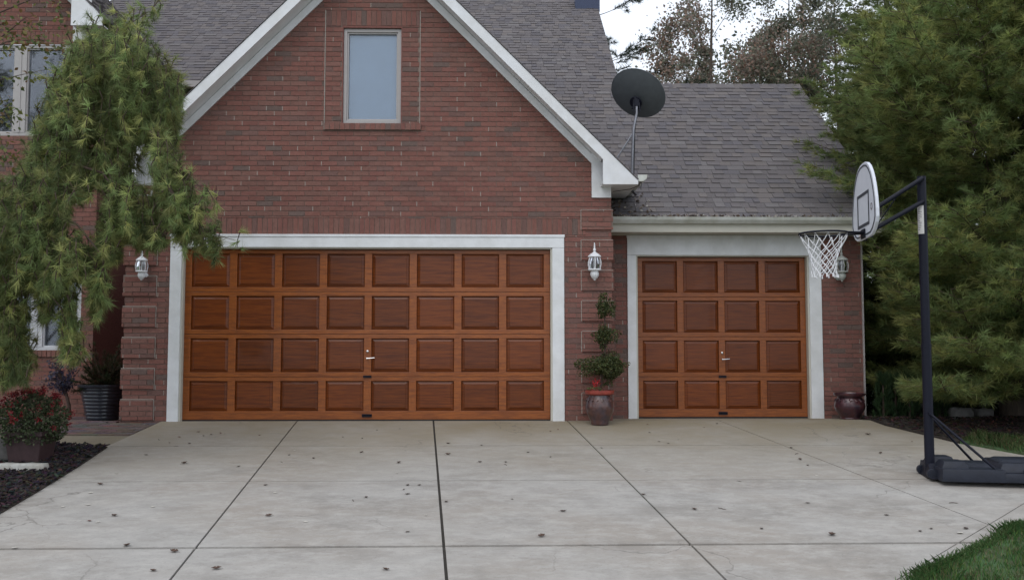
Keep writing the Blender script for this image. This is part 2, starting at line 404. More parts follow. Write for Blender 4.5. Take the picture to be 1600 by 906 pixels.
# --- front gable wall
mb = MB()
rk = [(1,1,ZA-.29+xa), (-1,1,ZA-.29-xa)]              # under both rakes
sol_b, sol_t = t_top, t_top+.225
surL, surR = w_l-.235, w_r+.245                       # window surround
sl_t, sl_b = w_b, w_b-.095                            # sill band
hd_b, hd_t = w_t+.0, w_t+.215
holesG = [(t_l-.005,-1,t_r+.005,t_top), (t_l-.35,sol_b,t_r+.29,sol_t), (surL-.006,sl_b,surR+.006,hd_t)]
bricks(mb, (XL,-.12,XR,6.4), F0, holesG, rk)
bricks(mb, (t_l-.35,sol_b,t_r+.29,sol_t), F0, (), rk, mode='soldier')
bricks(mb, (surL+.012,w_b,w_l,w_t), F0, (), (), phase=.03)
bricks(mb, (w_r,w_b,surR-.012,w_t), F0, (), (), phase=.11)
bricks(mb, (surL+.012,hd_b,surR-.012,hd_t), F0, (), rk, mode='soldier')
backing(mb, (XL,-.12,XR,6.4), F0, [(t_l-.005,-1,t_r+.005,t_top), (w_l,w_b,w_r,w_t)], rk)
head_joints(mb); mb.build('gable_wall', ['brick','mortar','mortar_pale'], house)
mb = MB()
bricks(mb, (surL-.01,sl_b,surR+.02,sl_t), (Vector((0,0,0)),)+F0[1:], (), (), out=.03, mode='soldier', dull=.05)
mb.box((surL-.008,-.022,sl_b+.003), (surR+.018,.0,sl_t-.004), mi=1)
mb.build('window_sill', ['brick','mortar'], house)
# pale straight joints of the surround and of the quoin blocks
for x in (surL, surR):
    mb = MB(); mb.box((x-.004,-.001,w_b), (x+.004,.006,hd_t)); mb.build('mortar_joint', 'mortar_pale', house)
# window reveal boxes
def window(x0, x1, z0, z1, Y, fr_m, mull=(), back='interior', rec=.06, fw=.045, blind=False):
    m = MB()
    m.box((x0,Y+.002,z0), (x0+fw,Y+.14,z1)); m.box((x1-fw,Y+.002,z0), (x1,Y+.14,z1))
    m.box((x0+fw,Y+.002,z1-fw), (x1-fw,Y+.14,z1)); m.box((x0+fw,Y+.002,z0), (x1-fw,Y+.14,z0+fw))
    for (a, b) in mull:
        m.box((a,Y-.002,z0+fw), (b,Y+.14,z1-fw))
        m.box((a+(b-a)*.42,Y-.012,z0+fw), (a+(b-a)*.58,Y-.002,z1-fw))
    # sash step just inside the frame
    e = [x0+fw]+[v for ab in mull for v in ab]+[x1-fw]
    for a, b in zip(e[::2], e[1::2]):
        for q in ((a,z0+fw,a+.02,z1-fw), (b-.02,z0+fw,b,z1-fw), (a+.02,z0+fw,b-.02,z0+fw+.02), (a+.02,z1-fw-.02,b-.02,z1-fw)):
            m.box((q[0],Y+.02,q[1]), (q[2],Y+.12,q[3]))
    f = m.build('window', fr_m, house, bevel=.003)
    for a, b in zip(e[::2], e[1::2]):
        g = MB(); g.box((a+.02,Y+.05,z0+fw+.02), (b-.02,Y+.056,z1-fw-.02)); g.build('pane', 'glass', f)
    bk = MB(); yb = Y+.10 if blind else Y+.5
    if blind: bk.box((x0+fw,Y+.09,z0+fw), (x1-fw,Y+.10,z1-fw)); bk.build('blind', 'blind', f)
    else:
        bk.solid([(x0,Y+.14,z0),(x1,Y+.14,z0),(x1,Y+.14,z1),(x0,Y+.14,z1),(x0,yb,z0),(x1,yb,z0),(x1,yb,z1),(x0,yb,z1)],
                 [(4,5,6,7),(0,1,5,4),(1,2,6,5),(2,3,7,6),(3,0,4,7)]); bk.build('dark_interior', 'interior', f)
    return f
window(w_l+.012, w_r-.012, w_b+.005, w_t-.03, .03, 'taupe', blind=True)
mb = MB()   # brick reveal of that window
mb.box((w_l-.004,.0,w_b), (w_l+.010,.10,w_t)); mb.box((w_r-.010,.0,w_b), (w_r+.004,.10,w_t)); mb.box((w_l+.010,.0,w_t-.026), (w_r-.010,.10,w_t))
mb.build('window_reveal', 'wall_plain', house)

# --- quoins
def quoin(x0, x1, z0, z1, inner):
    m = MB()
    bricks(m, (x0,z0+.004,x1,z1-.004), (Vector((0,0,0)),)+F0[1:], (), (), out=.024, phase=random.choice((0,.05,.1)))
    head_joints(m); m.box((x0+.003,-.015,z0+.003), (x1-.003,.0,z1-.003), mi=1)
    xi = x1 if inner > 0 else x0
    m.box((min(xi,xi+inner*.009),-.006,z0), (max(xi,xi+inner*.009),.0,z1), mi=2)
    m.box((x0,-.006,z1), (x1,.0,z1+.006), mi=2)
    m.build('quoin', ['brick','mortar','mortar_pale'], house)
qp = 6*BH
for k in range(8):
    z0 = -.06+k*qp+2*BH*.55; quoin(XL-.02, P(243,500,0).x, z0, z0+4*BH, 1)
for k in range(7):
    z0 = .0+k*qp+1.4*BH; quoin(P(909,500,0).x, XR+.02, z0, z0+4*BH, -1)

# --- wing wall
mb = MB()
wt_ = P(1100,371,WY).z+.05
for wx0, wx1 in ((XR-.1,u_l),(u_r,XE)):
    mb = MB(); bricks(mb, (wx0,-.12,wx1,wt_), F1, (), (), dull=.06); backing(mb, (wx0,-.12,wx1,wt_), F1); head_joints(mb)
    mb.build('wing_wall', ['brick','mortar','mortar_pale'], house)
# --- rest of the shell
for wp in ([(XR,0,-.2),(XR,WY,-.2),(XR,WY,3.1),(XR,0,3.1)], [(XR,WY,2.6),(XR,5,2.6),(XR,5,3.1),(XR,WY,3.1)],
 [(XL,0,-.2),(XL,4.6,-.2),(XL,4.6,3.2),(XL,0,3.2)],
 [(XE,WY,-.2),(XE,7.5,-.2),(XE,7.5,2.6),(XE,4.2,5.5),(XE,WY,2.9)],
 [(2.05,4.0,3),(2.05,11,3),(2.05,11,5.6),(2.05,7.75,8.3),(2.05,4.0,5.3)],
 [(-9.5,11,-.2),(2.05,11,-.2),(2.05,11,5.6),(-9.5,11,5.6)], [(2.05,7.5,-.2),(XE,7.5,-.2),(XE,7.5,2.6),(2.05,7.5,2.6)]):
    mb = MB(); mb.poly(wp); mb.build('side_wall', 'wall_plain', house)

# --- white trim round the doors
def trim(x0, x1, zt_, xi0, xi1, zi, Y, zb, m, split):
    a = MB(); yf = Y-.022
    a.box((x0,yf,zb), (xi0-.012,Y+.10,zi)); a.box((xi1+.012,yf,zb), (x1,Y+.10,zi))
    a.box((x0,yf-.001,zi+.002), (x1,Y+.10,zt_))
    a.box((x0-.008,yf-.012,zt_-.03), (x1+.008,Y,zt_+.004))
    o = a.build('door_trim', m, house, bevel=.003)
    b = MB()   # inner stop
    b.box((xi0-.012,Y+.0,zb), (xi0+.012,Y+.10,zi-.014)); b.box((xi1-.012,Y+.0,zb), (xi1+.012,Y+.10,zi-.014)); b.box((xi0-.012,Y+.0,zi-.014), (xi1+.012,Y+.10,zi+.001))
    b.build('door_stop', 'cream', o)
trim(t_l, t_r, t_top, d_l, d_r, d_top+.008, 0, -.008, 'trim_worn', 1)
trim(u_l, u_r, u_t+.05, s_l, s_r, s_t+.008, WY, -.05, 'trim_worn', 1)

# --- garage doors
def garage_door(x0, x1, z0, z1, Y, nc, label, es):
    H = z1-z0; sec = H/4; st = .098 if nc == 8 else .092
    m = MB(); yb = Y+.045
    pw = (x1-x0-2*es-(nc-1)*st)/nc
    cols = [(x0+es+k*(pw+st), x0+es+k*(pw+st)+pw) for k in range(nc)]
    rows = []
    for r in range(4):
        b = z0+r*sec; lo = .115 if r == 0 else .062; hi = .055
        rows.append((b+lo, b+sec-hi))
        g = .0025
        m.box((x0,Y,b+g), (x1,yb,b+lo), mi=1); m.box((x0,Y,b+sec-hi), (x1,yb,b+sec-g), mi=1)
        m.box((x0,Y+.0005,b+lo), (x0+es,yb,b+sec-hi)); m.box((x1-es,Y+.0005,b+lo), (x1,yb,b+sec-hi))
        for k in range(nc-1): m.box((cols[k][1],Y+.0005,b+lo), (cols[k+1][0],yb,b+sec-hi))
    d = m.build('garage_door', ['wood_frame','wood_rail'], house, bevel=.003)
    d['label'] = label
    for (b, c) in rows:
        for (a, e) in cols:
            q = MB(); yr = Y+.026; yf = Y+.006; bw = .042; mg = .004
            A = [(a+mg,yr,b+mg),(e-mg,yr,b+mg),(e-mg,yr,c-mg),(a+mg,yr,c-mg)]
            B = [(a+bw,yf+.006,b+bw),(e-bw,yf+.006,b+bw),(e-bw,yf+.006,c-bw),(a+bw,yf+.006,c-bw)]
            C_ = [(a+bw+.003,yf,b+bw+.003),(e-bw-.003,yf,b+bw+.003),(e-bw-.003,yf,c-bw-.003),(a+bw+.003,yf,c-bw-.003)]
            W = [(a-.01,yb-.006,b-.01),(e+.01,yb-.006,b-.01),(e+.01,yb-.006,c+.01),(a-.01,yb-.006,c+.01)]
            E = [(a+mg,yb-.006,b+mg),(e-mg,yb-.006,b+mg),(e-mg,yb-.006,c-mg),(a+mg,yb-.006,c-mg)]
            fs = [(16,17,18,19)]
            for s_ in (4, 8, 12):
                fs += [(s_-4+k if s_ > 4 else k, (k+1)%4+(s_-4 if s_ > 4 else 0), s_+(k+1)%4, s_+k) for k in range(4)]
            fs = [(0+k,(k+1)%4,4+(k+1)%4,4+k) for k in range(4)]+[(4+k,4+(k+1)%4,8+(k+1)%4,8+k) for k in range(4)]+[(8+k,8+(k+1)%4,12+(k+1)%4,12+k) for k in range(4)]+[(12,13,14,15)]
            q.solid(A+B+C_+C_, fs[:8]+[(8,9,10,11)]); q.poly(W)
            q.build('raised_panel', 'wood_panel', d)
    cx = (cols[nc//2-1][1]+cols[nc//2][0])/2
    q = MB(); zc = z0+sec*1.5
    q.lathe([(0,0),(.016,0),(.016,.012),(.006,.02),(0,.02)], seg=14)
    q.v = [(x+cx, Y-z, y+zc+.055) for x,y,z in q.v]
    q.build('lock', 'chrome', d, smooth=True); q = MB()
    q.tube([(cx+.0,Y-.0,zc-.035),(cx,Y-.035,zc-.035)], .010, 10); q.tube([(cx-.01,Y-.035,zc-.04),(cx+.04,Y-.037,zc-.036),(cx+.10,Y-.035,zc-.03)], [.009,.008,.006], 8)
    q.build('handle', 'chrome', d, smooth=True)
    q = MB()
    q.box((cx-.055,Y-.018,z0+sec-.012), (cx+.055,Y-.0005,z0+sec+.018)); q.box((cx-.045,Y-.03,z0+sec+.012), (cx+.045,Y-.018,z0+sec+.018))
    q.build('lift_handle', 'black_metal', d, bevel=.003)
    q = MB(); q.box((cx-.065,Y-.016,z0+.035), (cx+.065,Y-.0005,z0+.075)); q.box((cx-.06,Y-.034,z0+.066), (cx+.06,Y-.016,z0+.075))
    q.build('lift_handle', 'black_metal', d, bevel=.003)
    q = MB(); q.box((x0,Y+.005,z0-.03), (x1,Y+.04,z0-.0005)); q.build('bottom_seal', 'rubber', d)
garage_door(d_l+.014, d_r-.014, .012, d_top-.012, .075, 8, 'wide wooden garage door with eight columns of raised panels', .085)
garage_door(s_l+.014, s_r-.014, -.03, s_t-.012, WY+.085, 4, 'narrower wooden garage door with four columns of raised panels', .08)

# --- gable rakes, soffits, frieze and returns
def gable_trim(a, zA, YF, YW, xr, zb, fr_in, left=True, right=True, cut=None):
    """a apex x, zA apex roof z, YF fascia plane, YW wall plane, xr eave reach, zb underside of the return"""
    th = .19
    for sgn in ([1] if right else [])+([-1] if left else []):
        f = MB(); e = a+sgn*xr; i = e-sgn*.46
        pts = [(a,YF,zA-.012),(e,YF,zA-xr-.012),(e,YF,zb),(i,YF,zb),(i,YF,zA-th-abs(i-a)),(a,YF,zA-th)]
        # split into convex-friendly pieces
        f.extrude([pts[0],(i,YF,zA-.012-abs(i-a)),pts[4],pts[5]][::sgn], (0,.022,0))
        f.extrude([(i,YF,zA-.012-abs(i-a)),pts[1],pts[2],pts[3]][::sgn], (0,.022,0))
        f.build('fascia', 'white_paint', house)
        s_ = MB(); zs = zA-th+.02
        s_.extrude([(a,YF+.0225,zs),(i,YF+.0225,zs-abs(i-a)),(i,YW+.01,zs-abs(i-a)),(a,YW+.01,zs)], (0,0,.012))
        s_.extrude([(i,YF+.0225,zb+.012),(e-sgn*.004,YF+.0225,zb+.012),(e-sgn*.004,YW+.9,zb+.012),(i,YW+.9,zb+.012)], (0,0,.012))
        s_.build('soffit', 'white_paint', house)
        r = MB(); fi = fr_in
        j = e-sgn*(.46+.12); wx = e-sgn*.32     # frieze on the wall
        def zf(x, o): return zA-o-abs(x-a)
        r.extrude([(a,YW-.022,zf(a,th-.01)),(j,YW-.022,zf(j,th-.01)),(j,YW-.022,zf(j,.31)),(a,YW-.022,zf(a,.31))][::sgn], (0,.020,0))
        r.extrude([(j,YW-.024,zf(j,th-.02)),(wx,YW-.024,zf(j,th-.02)),(wx,YW-.024,zb-.13),(j,YW-.024,zb-.13)][::sgn], (0,.022,0))
        r.build('frieze_board', 'white_paint', house)
xrg = P(997,275,-.3).x-xa
zbr = P(960,288,-.3).z
gable_trim(xa, ZA, -.3, 0, xrg, zbr, 0)
# garage roof eave gutter stub with its end seen beside the return
g = MB(); ge = xa+xrg
g.extrude([(ge+.001,-.285,zbr+.13),(ge+.125,-.285,zbr+.13),(ge+.115,-.285,zbr+.08),(ge+.07,-.285,zbr+.045),(ge+.001,-.285,zbr+.045)][::-1], (0,1.25,0))
g.build('gutter', 'gutter_white', house)

# --- shingles
def shingle_tint():
    r = random.random(); base = (.146,.132,.134)
    if r < .14: base = (.166,.153,.154)
    elif r < .34: base = (.134,.124,.132)
    elif r < .52: base = (.164,.146,.142)
    k = random.uniform(.93, 1.07); return tuple(x*k for x in base)
def shingles(name, fr, polys, u0, u1, v0, v1):
    mb = MB(); ex = .143
    for p in polys: mb.poly([fr[0]+fr[1]*a+fr[2]*b+fr[3]*-.004 for a,b in p], (.08,.075,.08))
    for r in range(int((v1-v0)/ex)+1):
        a = u0-random.uniform(0,.3); vb = v0+r*ex; thick = random.random() < .5
        while a < u1:
            wd = random.choice((.09,.12,.14,.17,.2,.25)); thick = not thick if random.random() < .85 else thick
            lo = .0145 if thick else .006
            t = shingle_tint(); jv = random.uniform(-.002,.002)
            for p in polys:
                q = clip_convex([(a+.002,vb+jv),(a+wd-.002,vb+jv),(a+wd-.002,vb+ex+.01),(a+.002,vb+ex+.01)], p)
                if len(q) >= 3 and area(q) > 3e-4:
                    mb.prism(q, fr, -.003, lambda u, v, lo=lo, vb=vb: .0015+(lo-.0015)*max(0, 1-(v-vb)/ex), t)
            a += wd
    return mb.build(name, 'shingle', house)
SL = .81; vl = math.hypot(1, SL)
EV = .5; ZE = 2.77
Vd = Vector((0,1,SL)).normalized(); Nd = Vector((0,-SL,1)).normalized()
FRm = (Vector((0,EV,ZE)), Vector((1,0,0)), Vd, Nd)
v_of = lambda Y: (Y-EV)*vl
XW = XE+.3; XM = 2.25; YR1, YR2 = 4.2, 7.95
wing = [(xa+.3,0),(XW,0),(XW,v_of(YR1)),(xa+.3,v_of(YR1))]
main = [(-8.6,v_of(YR1)),(XM,v_of(YR1)),(XM,v_of(YR2)),(-8.6,v_of(YR2))]
rf = shingles('roof', FRm, [wing, main], -8.6, XW, 0, v_of(YR2))
# rear slopes
for (x0,x1,Y) in ((XM,XW,YR1),(-8.6,XM,YR2)):
    mb = MB(); z = ZE+SL*(Y-EV); mb.extrude([(x0,Y,z),(x1,Y,z),(x1,Y+3.8,z-3.8*SL),(x0,Y+3.8,z-3.8*SL)], (0,0,-.02), (.12,.115,.125))
    mb.build('rear_roof', 'shingle', house)
# ridge caps
for (x0,x1,Y) in ((XM,XW,YR1),(-8.6,XM,YR2)):
    mb = MB(); z = ZE+SL*(Y-EV); x = x0
    while x < x1:
        e = min(x+.16, x1); t = shingle_tint(); c = .13
        mb.solid([(x,Y-c,z-c*SL+.004),(e,Y-c,z-c*SL+.014),(e,Y,z+.026),(x,Y,z+.014),(e,Y+c,z-c*SL+.014),(x,Y+c,z-c*SL+.004)], [(0,1,2,3),(3,2,4,5),(1,0,0)] if False else [(0,1,2,3),(3,2,4,5)], t)
        x = e
    mb.build('ridge_cap', 'shingle', house)
# vent cowl on the main ridge
mb = MB(); c = P(915,0,YR2)
mb.box((c.x-.27,7.50,ZE+SL*(7.5-EV)-.05), (c.x+.27,7.8,ZE+SL*(7.5-EV)+.35)); mb.build('ridge_vent', 'vent', house, bevel=.01)
# drip edge + rake boards of wing and main roof (seen thin from the front)
for (X, Ya, Yb) in ((XW,EV,YR1),(XM,YR1,YR2)):
    mb = MB(); za = ZE+SL*(Ya-EV); zb2 = ZE+SL*(Yb-EV)
    mb.extrude([(X-.02,Ya,za-.16),(X-.02,Yb,zb2-.16),(X-.02,Yb,zb2-.006),(X-.02,Ya,za-.006)], (.022,0,0))
    mb.build('rake_board', 'white_paint', house)
# garage roof slopes
for sgn in (1, -1):
    O = Vector((xa+sgn*xrg,-.31,ZA-xrg)); U = Vector((0,sgn*1.,0)); V = Vector((-sgn,0,1)).normalized(); N = U.cross(V)
    Lv = xrg*math.sqrt(2)
    yb = lambda v: EV+((ZA-xrg+v/math.sqrt(2))-ZE)/SL+.31
    if sgn == 1: pl = [(0,0),(yb(0)+.02,0),(yb(Lv)+.02,Lv),(0,Lv)]
    else: pl = [(0,0),(-4.75,0),(-4.75,Lv),(0,Lv)]
    us = [p[0] for p in pl]
    shingles('garage_roof', (O,U,V,N), [pl], min(us), max(us), 0, Lv)
# wing gutter, soffit and frieze
mb = MB(); gz0 = P(1100,339,EV-.1).z
prof = [(EV+.02,gz0),(EV+.005,gz0),(EV+.005,gz0-.085),(EV-.06,gz0-.085),(EV-.10,gz0-.04),(EV-.115,gz0+.0),(EV-.105,gz0+.0),(EV-.092,gz0-.036),(EV-.056,gz0-.077),(EV-.0,gz0-.077)]
x0, x1 = XR+.03, XW
pa = [(x0,y,z) for y,z in prof]; pb = [(x1,y,z) for y,z in prof]; n = len(prof)
mb.solid(pa+pb, [(k,k+1,n+k+1,n+k) for k in range(n-1)])
gut = mb.build('gutter', 'gutter_white', house)
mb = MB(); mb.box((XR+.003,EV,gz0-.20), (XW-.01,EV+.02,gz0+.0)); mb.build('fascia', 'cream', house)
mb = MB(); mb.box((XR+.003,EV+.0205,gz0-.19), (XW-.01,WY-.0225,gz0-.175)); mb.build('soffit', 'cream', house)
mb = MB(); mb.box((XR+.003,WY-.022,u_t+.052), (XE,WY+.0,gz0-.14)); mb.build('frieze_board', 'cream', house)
mb = MB(); mb.box((XE-.006,WY-.03,-.06), (XE+.012,WY+.0,gz0-.19)); mb.build('corner_board', 'taupe', house)

# --- left block
LY = 1.5
bx = P(152,300,LY).x                       # its right corner
FL = front(LY)
ub = dict(x0=P(-50,100,LY).x, x1=P(112,100,LY).x, z0=P(50,212,LY).z, z1=P(50,70,LY).z)
lb = dict(x0=P(-30,500,LY).x, x1=P(126,500,LY).x, z0=P(50,547,LY).z, z1=P(50,395,LY).z)
aL = P(134,0,LY-.35); eL = P(160,26,LY-.35)
xEL = eL.x; zEL = eL.z                     # eave tip
apL = xEL-3.3; zApL = zEL+3.3
hol = [(ub['x0'],ub['z0'],ub['x1'],ub['z1']), (lb['x0'],lb['z0'],lb['x1'],lb['z1'])]
rkL = [(1,1,zApL-.29+apL), (-1,1,zApL-.29-apL)]
solU = (ub['x0']-.2,ub['z1'],ub['x1']+.1,ub['z1']+.2)
mb = MB(); lx = apL-3.1
bricks(mb, (lx,-.15,bx,zApL), FL, hol+[solU], rkL, dull=.04)
bricks(mb, solU, FL, (), rkL, mode='soldier')
backing(mb, (lx,-.15,bx,zApL), FL, hol, rkL)
head_joints(mb); mb.build('left_wall', ['brick','mortar','mortar_pale'], house)
mb = MB(); bricks(mb, (lb['x0']-.05,lb['z0']-.1,lb['x1']+.05,lb['z0']), (Vector((0,LY,0)),)+FL[1:], (), (), out=.03, mode='soldier'); mb.box((lb['x0']-.04,LY-.02,lb['z0']-.09), (lb['x1']+.04,LY,lb['z0']-.01), mi=1)
mb.build('window_sill', ['brick','mortar'], house)
mU = [(P(22,100,LY).x, P(41,100,LY).x)]; mL = [(P(48,500,LY).x, P(66,500,LY).x)]
window(ub['x0'], ub['x1'], ub['z0'], ub['z1'], LY+.02, 'taupe', mU, fw=.05)
window(lb['x0'], lb['x1'], lb['z0'], lb['z1'], LY+.02, 'frame_white', mL, fw=.05)
for wp in ([(bx,LY,-.2),(bx,4.6,-.2),(bx,4.6,zEL),(bx,LY,zEL)], [(lx,LY,-.2),(lx,11,-.2),(lx,11,zEL),(lx,LY,zEL)]):
    mb = MB(); mb.poly(wp); mb.build('side_wall', 'wall_plain', house)
FR = front(4.6)
mb = MB(); bricks(mb, (bx,-.1,XL,5.7), FR, dull=.05); bricks(mb, (XL,3.0,XL+4,5.7), FR); backing(mb, (bx,-.1,XL+4,5.7), FR); head_joints(mb); mb.build('entry_wall', ['brick','mortar','mortar_pale'], house)
gable_trim(apL, zApL, LY-.35, LY, 3.3, P(140,40,LY-.35).z, 0, left=False)
for sgn in (1,-1):
    O = Vector((apL+sgn*3.3,LY-.36,zApL-3.3)); U = Vector((0,sgn*1.,0)); V = Vector((-sgn,0,1)).normalized(); N = U.cross(V); Lv = 3.3*math.sqrt(2)
    yv = lambda v: EV+((zApL-3.3+v/math.sqrt(2))-ZE)/SL-(LY-.36)
    s6 = sgn*6.5; pl = [(0,0),(yv(0)+.02,0),(yv(Lv)+.02,Lv),(0,Lv)] if sgn == 1 else [(0,0),(s6,0),(s6,Lv),(0,Lv)]
    shingles('left_roof', (O,U,V,N), [pl], min(p[0] for p in pl), max(p[0] for p in pl), 0, Lv)
mb = MB(); zg = ZE+SL*(YR1-EV)
mb.box((bx,YR1-.12,zg-.12), (xa-1.2,YR1+.0,zg-.01)); mb.build('gutter', 'taupe', house)

# ---------------------------------------------------------------- ground
mb = MB(); ys = [-220,-60,-30,-20,-14,-12,-10,-8,-6,-4,-3,-2,-1,0,.5,1,2,4,8,14,30,80,260]; xs = [-260,-80,-30,-12,-6,0,6,12,30,80,260]
for i in range(len(ys)-1):
    for j in range(len(xs)-1):
        mb.poly([(xs[j],ys[i],gz(ys[i])-.09),(xs[j+1],ys[i],gz(ys[i])-.09),(xs[j+1],ys[i+1],gz(ys[i+1])-.09),(xs[j],ys[i+1],gz(ys[i+1])-.09)])
props(mb.build('ground', 'lawn_soil'), kind='structure')
# driveway slabs: (X, t) with t = distance in front of the garage wall
def slab_z(x, y): return gz(y)
outline = [(-4.40,.98),(-4.36,-1.9),(-4.02,-4.65),(-3.55,-9),(-3.1,-13.9),(12,-13.9),(12,-2.6),(7.6,-2.35),(5.75,-2.2),(5.30,-1.62),(4.98,-.4),(4.95,.98)]
pieces = [outline]
def cut(p0, p1, wd):
    global pieces
    (x0,y0),(x1,y1) = p0, p1; a, b = (y1-y0), -(x1-x0); L = math.hypot(a, b); a /= L; b /= L; c = a*x0+b*y0; out = []
    for p in pieces:
        q = clip(p, a, b, c-wd/2); r = clip(p, -a, -b, -(c+wd/2))
        if len(q) >= 3 and area(q) > 1e-3: out.append(q)
        if len(r) >= 3 and area(r) > 1e-3: out.append(r)
    pieces = out
def gp(px, py): q = G(px, py); return (q.x, q.y)
cut(gp(467,657), gp(265,906), .017); cut(gp(677,657), gp(698,906), .022); cut(gp(886,657), gp(1135,906), .017)
cut(gp(1145,665), gp(1560,825), .013); cut(gp(1400,906), gp(1540,822), .010)
cut((-5,G(700,853).y-.04),(12,G(700,849).y+.06), .042); cut((-5,G(700,751).y),(12,G(700,751).y+.05), .018); cut((-5,G(700,696).y),(12,G(700,696).y), .022)
cut((-5,-8.3),(12,-8.3), .012); cut((-5,-.0),(12,.02), .004)
mb = MB()
for p in pieces:
    # rows of small quads are not needed: slabs are planar except across y=0
    top = [(x,y,slab_z(x,y)) for x,y in p]
    if sum((p[i][0]*p[(i+1)%len(p)][1]-p[(i+1)%len(p)][0]*p[i][1]) for i in range(len(p))) < 0: top = top[::-1]
    mb.extrude(top, (0,0,-.035))
for q in ((-4.4,-13.9,12,-.0),): mb.poly([(-4.38,0,-.018),(-3.1,-13.9,gz(-13.9)-.018),(12,-13.9,gz(-13.9)-.018),(12,-2.6,gz(-2.6)-.018),(5.0,0,-.018)], mi=1)
props(mb.build('driveway', ['concrete','joint_dark']), kind='structure')
# concrete strip and brick paver walk at the left
mb = MB()
a, b, c, d = gp(222,681), gp(168,700), gp(-120,700), gp(-120,681)
q = [gp(216,680),gp(167,699),gp(60,695),gp(-160,695),gp(-160,679)]
mb.extrude([(x,y,gz(y)-.006) for x,y in q][::-1], (0,0,-.05)); props(mb.build('walkway', 'concrete_side'), kind='structure')
mb = MB(); yA = gp(150,678)[1]
k = 0; y = yA
while y < 3.2:
    x = -12-(.1 if k % 2 else 0)
    while x < -4.42:
        xe = min(x+.198, -4.42)
        if y+.098 < -.02 or xe < XL-.02:
            t = random.choice(((.15,.105,.10),(.17,.13,.12),(.13,.11,.115),(.18,.12,.105)))
            mb.box((x,y,gz(y)-.05), (xe-.004,y+.096,gz(y)-.006+random.uniform(-.003,.003)), tuple(v*random.uniform(.85,1.1) for v in t))
        x += .2
    y += .1; k += 1
props(mb.build('paver_path', 'brick'), kind='structure')

# ---------------------------------------------------------------- beds and lawn
def sheet(poly, thick, z=0.02, step=.25, m='soil', name='bed'):
    xs_ = [p[0] for p in poly]; ys_ = [p[1] for p in poly]; mbb = MB(); y = min(ys_)
    while y < max(ys_):
        y2 = min(y+step, max(ys_)); q = clip(clip(list(poly), 0, -1, -y), 0, 1, y2)
        if len(q) >= 3: mbb.extrude([(a,b,gz(b)+z) for a,b in q], (0,0,-thick))
        y += step
    return props(mbb.build(name, m), kind='structure')
bedL = [gp(168,699),gp(128,726),gp(60,768),gp(0,803),gp(-120,880),gp(-300,850),gp(-300,694),gp(60,694)]
bedR = [(4.99,.6),(5.02,-.45),(5.32,-1.55),gp(1530,688),gp(1640,690),(11,-1.5),(13,6),(5.0,6)]
lawnF = [gp(1432,916),gp(1468,898),gp(1522,868),gp(1566,845),gp(1612,822),(5.6,-4.3),(7.6,-3.75),(12.5,-3.6),(12.5,-13.9),(1.1,-13.9),(1.4,-9.0),(1.9,-7.2)]
lawnB = [gp(1500,692),gp(1545,701),gp(1600,711),(7.6,-2.35),(12,-2.55),(12,-1.2),gp(1600,684),gp(1520,684)]
sheet(bedL, .1, .01, name='mulch_bed'); sheet(bedR, .1, .012, name='mulch_bed')
sheet(lawnF, .1, .016, m='lawn_soil', name='lawn'); sheet(lawnB, .1, .020, m='lawn_soil', name='lawn')
def sample(poly, n, yfall=None):
    xs_ = [p[0] for p in poly]; ys_ = [p[1] for p in poly]; out = []
    while len(out) < n:
        x = random.uniform(min(xs_), max(xs_)); y = random.uniform(min(ys_), max(ys_))
        if yfall and random.random() > yfall(x, y): continue
        if inpoly(x, y, poly): out.append((x, y))
    return out
def unit(v): return v/np.maximum(np.linalg.norm(v, axis=1, keepdims=True), 1e-9)
def blades(pts, h0, h1, wd, lean, cols, z=.02):
    n = len(pts); b = np.array([(x,y,gz(y)+z-.008) for x,y in pts]); a = rng.uniform(0, 2*np.pi, n)
    h = rng.uniform(h0, h1, n)*(1+.35*np.sin(b[:,0]*7+np.sin(b[:,1]*5))); d = np.stack([np.cos(a), np.sin(a), np.zeros(n)], 1); l = rng.uniform(0, lean, n)[:,None]
    s_ = np.stack([-np.sin(a), np.cos(a), np.zeros(n)], 1)*wd/2; up = np.array([0,0,1.])
    mid = b+up*(h*.6)[:,None]+d*l*h[:,None]*.35; tip = b+up*(h*.97)[:,None]+d*l*h[:,None]
    V = np.stack([b-s_, b+s_, mid+s_*.7, tip, mid-s_*.7], 1).reshape(-1,3)
    c = np.array(cols)[rng.integers(0, len(cols), n)]*rng.uniform(.75,1.25,(n,1)); return V, c
near = [p for p in sample(lawnF, 30000, lambda x, y: max(.02, min(1, 1.35-(abs(x-3.6)+abs(y+5.9))/3.3))) ]
V1, C1 = blades(near, .03, .065, .0055, .7, [(.09,.21,.065),(.075,.175,.055),(.11,.22,.06),(.15,.20,.07),(.09,.19,.06),(.24,.22,.12),(.15,.24,.06)])
V2, C2 = blades(sample(lawnB, 5000, lambda x, y: 1 if x < 7.5 else .1), .04, .10, .007, .8, [(.085,.16,.05),(.12,.17,.06),(.17,.16,.075)])
edge = []
for i in range(4):
    (x0,y0),(x1,y1) = lawnF[i], lawnF[i+1]
    for _ in range(700):
        t = random.random(); edge.append((x0+(x1-x0)*t+random.gauss(-.02,.03), y0+(y1-y0)*t+random.gauss(.02,.03)))
V3, C3 = blades(edge, .025, .06, .005, 1.1, [(.09,.20,.06),(.13,.19,.07)])
props(tri_mesh('grass', np.concatenate([V1,V2,V3]), np.concatenate([C1,C2,C3]), 'grass', nper=5), 'short green lawn grass edging the concrete driveway', 'grass', kind='stuff')
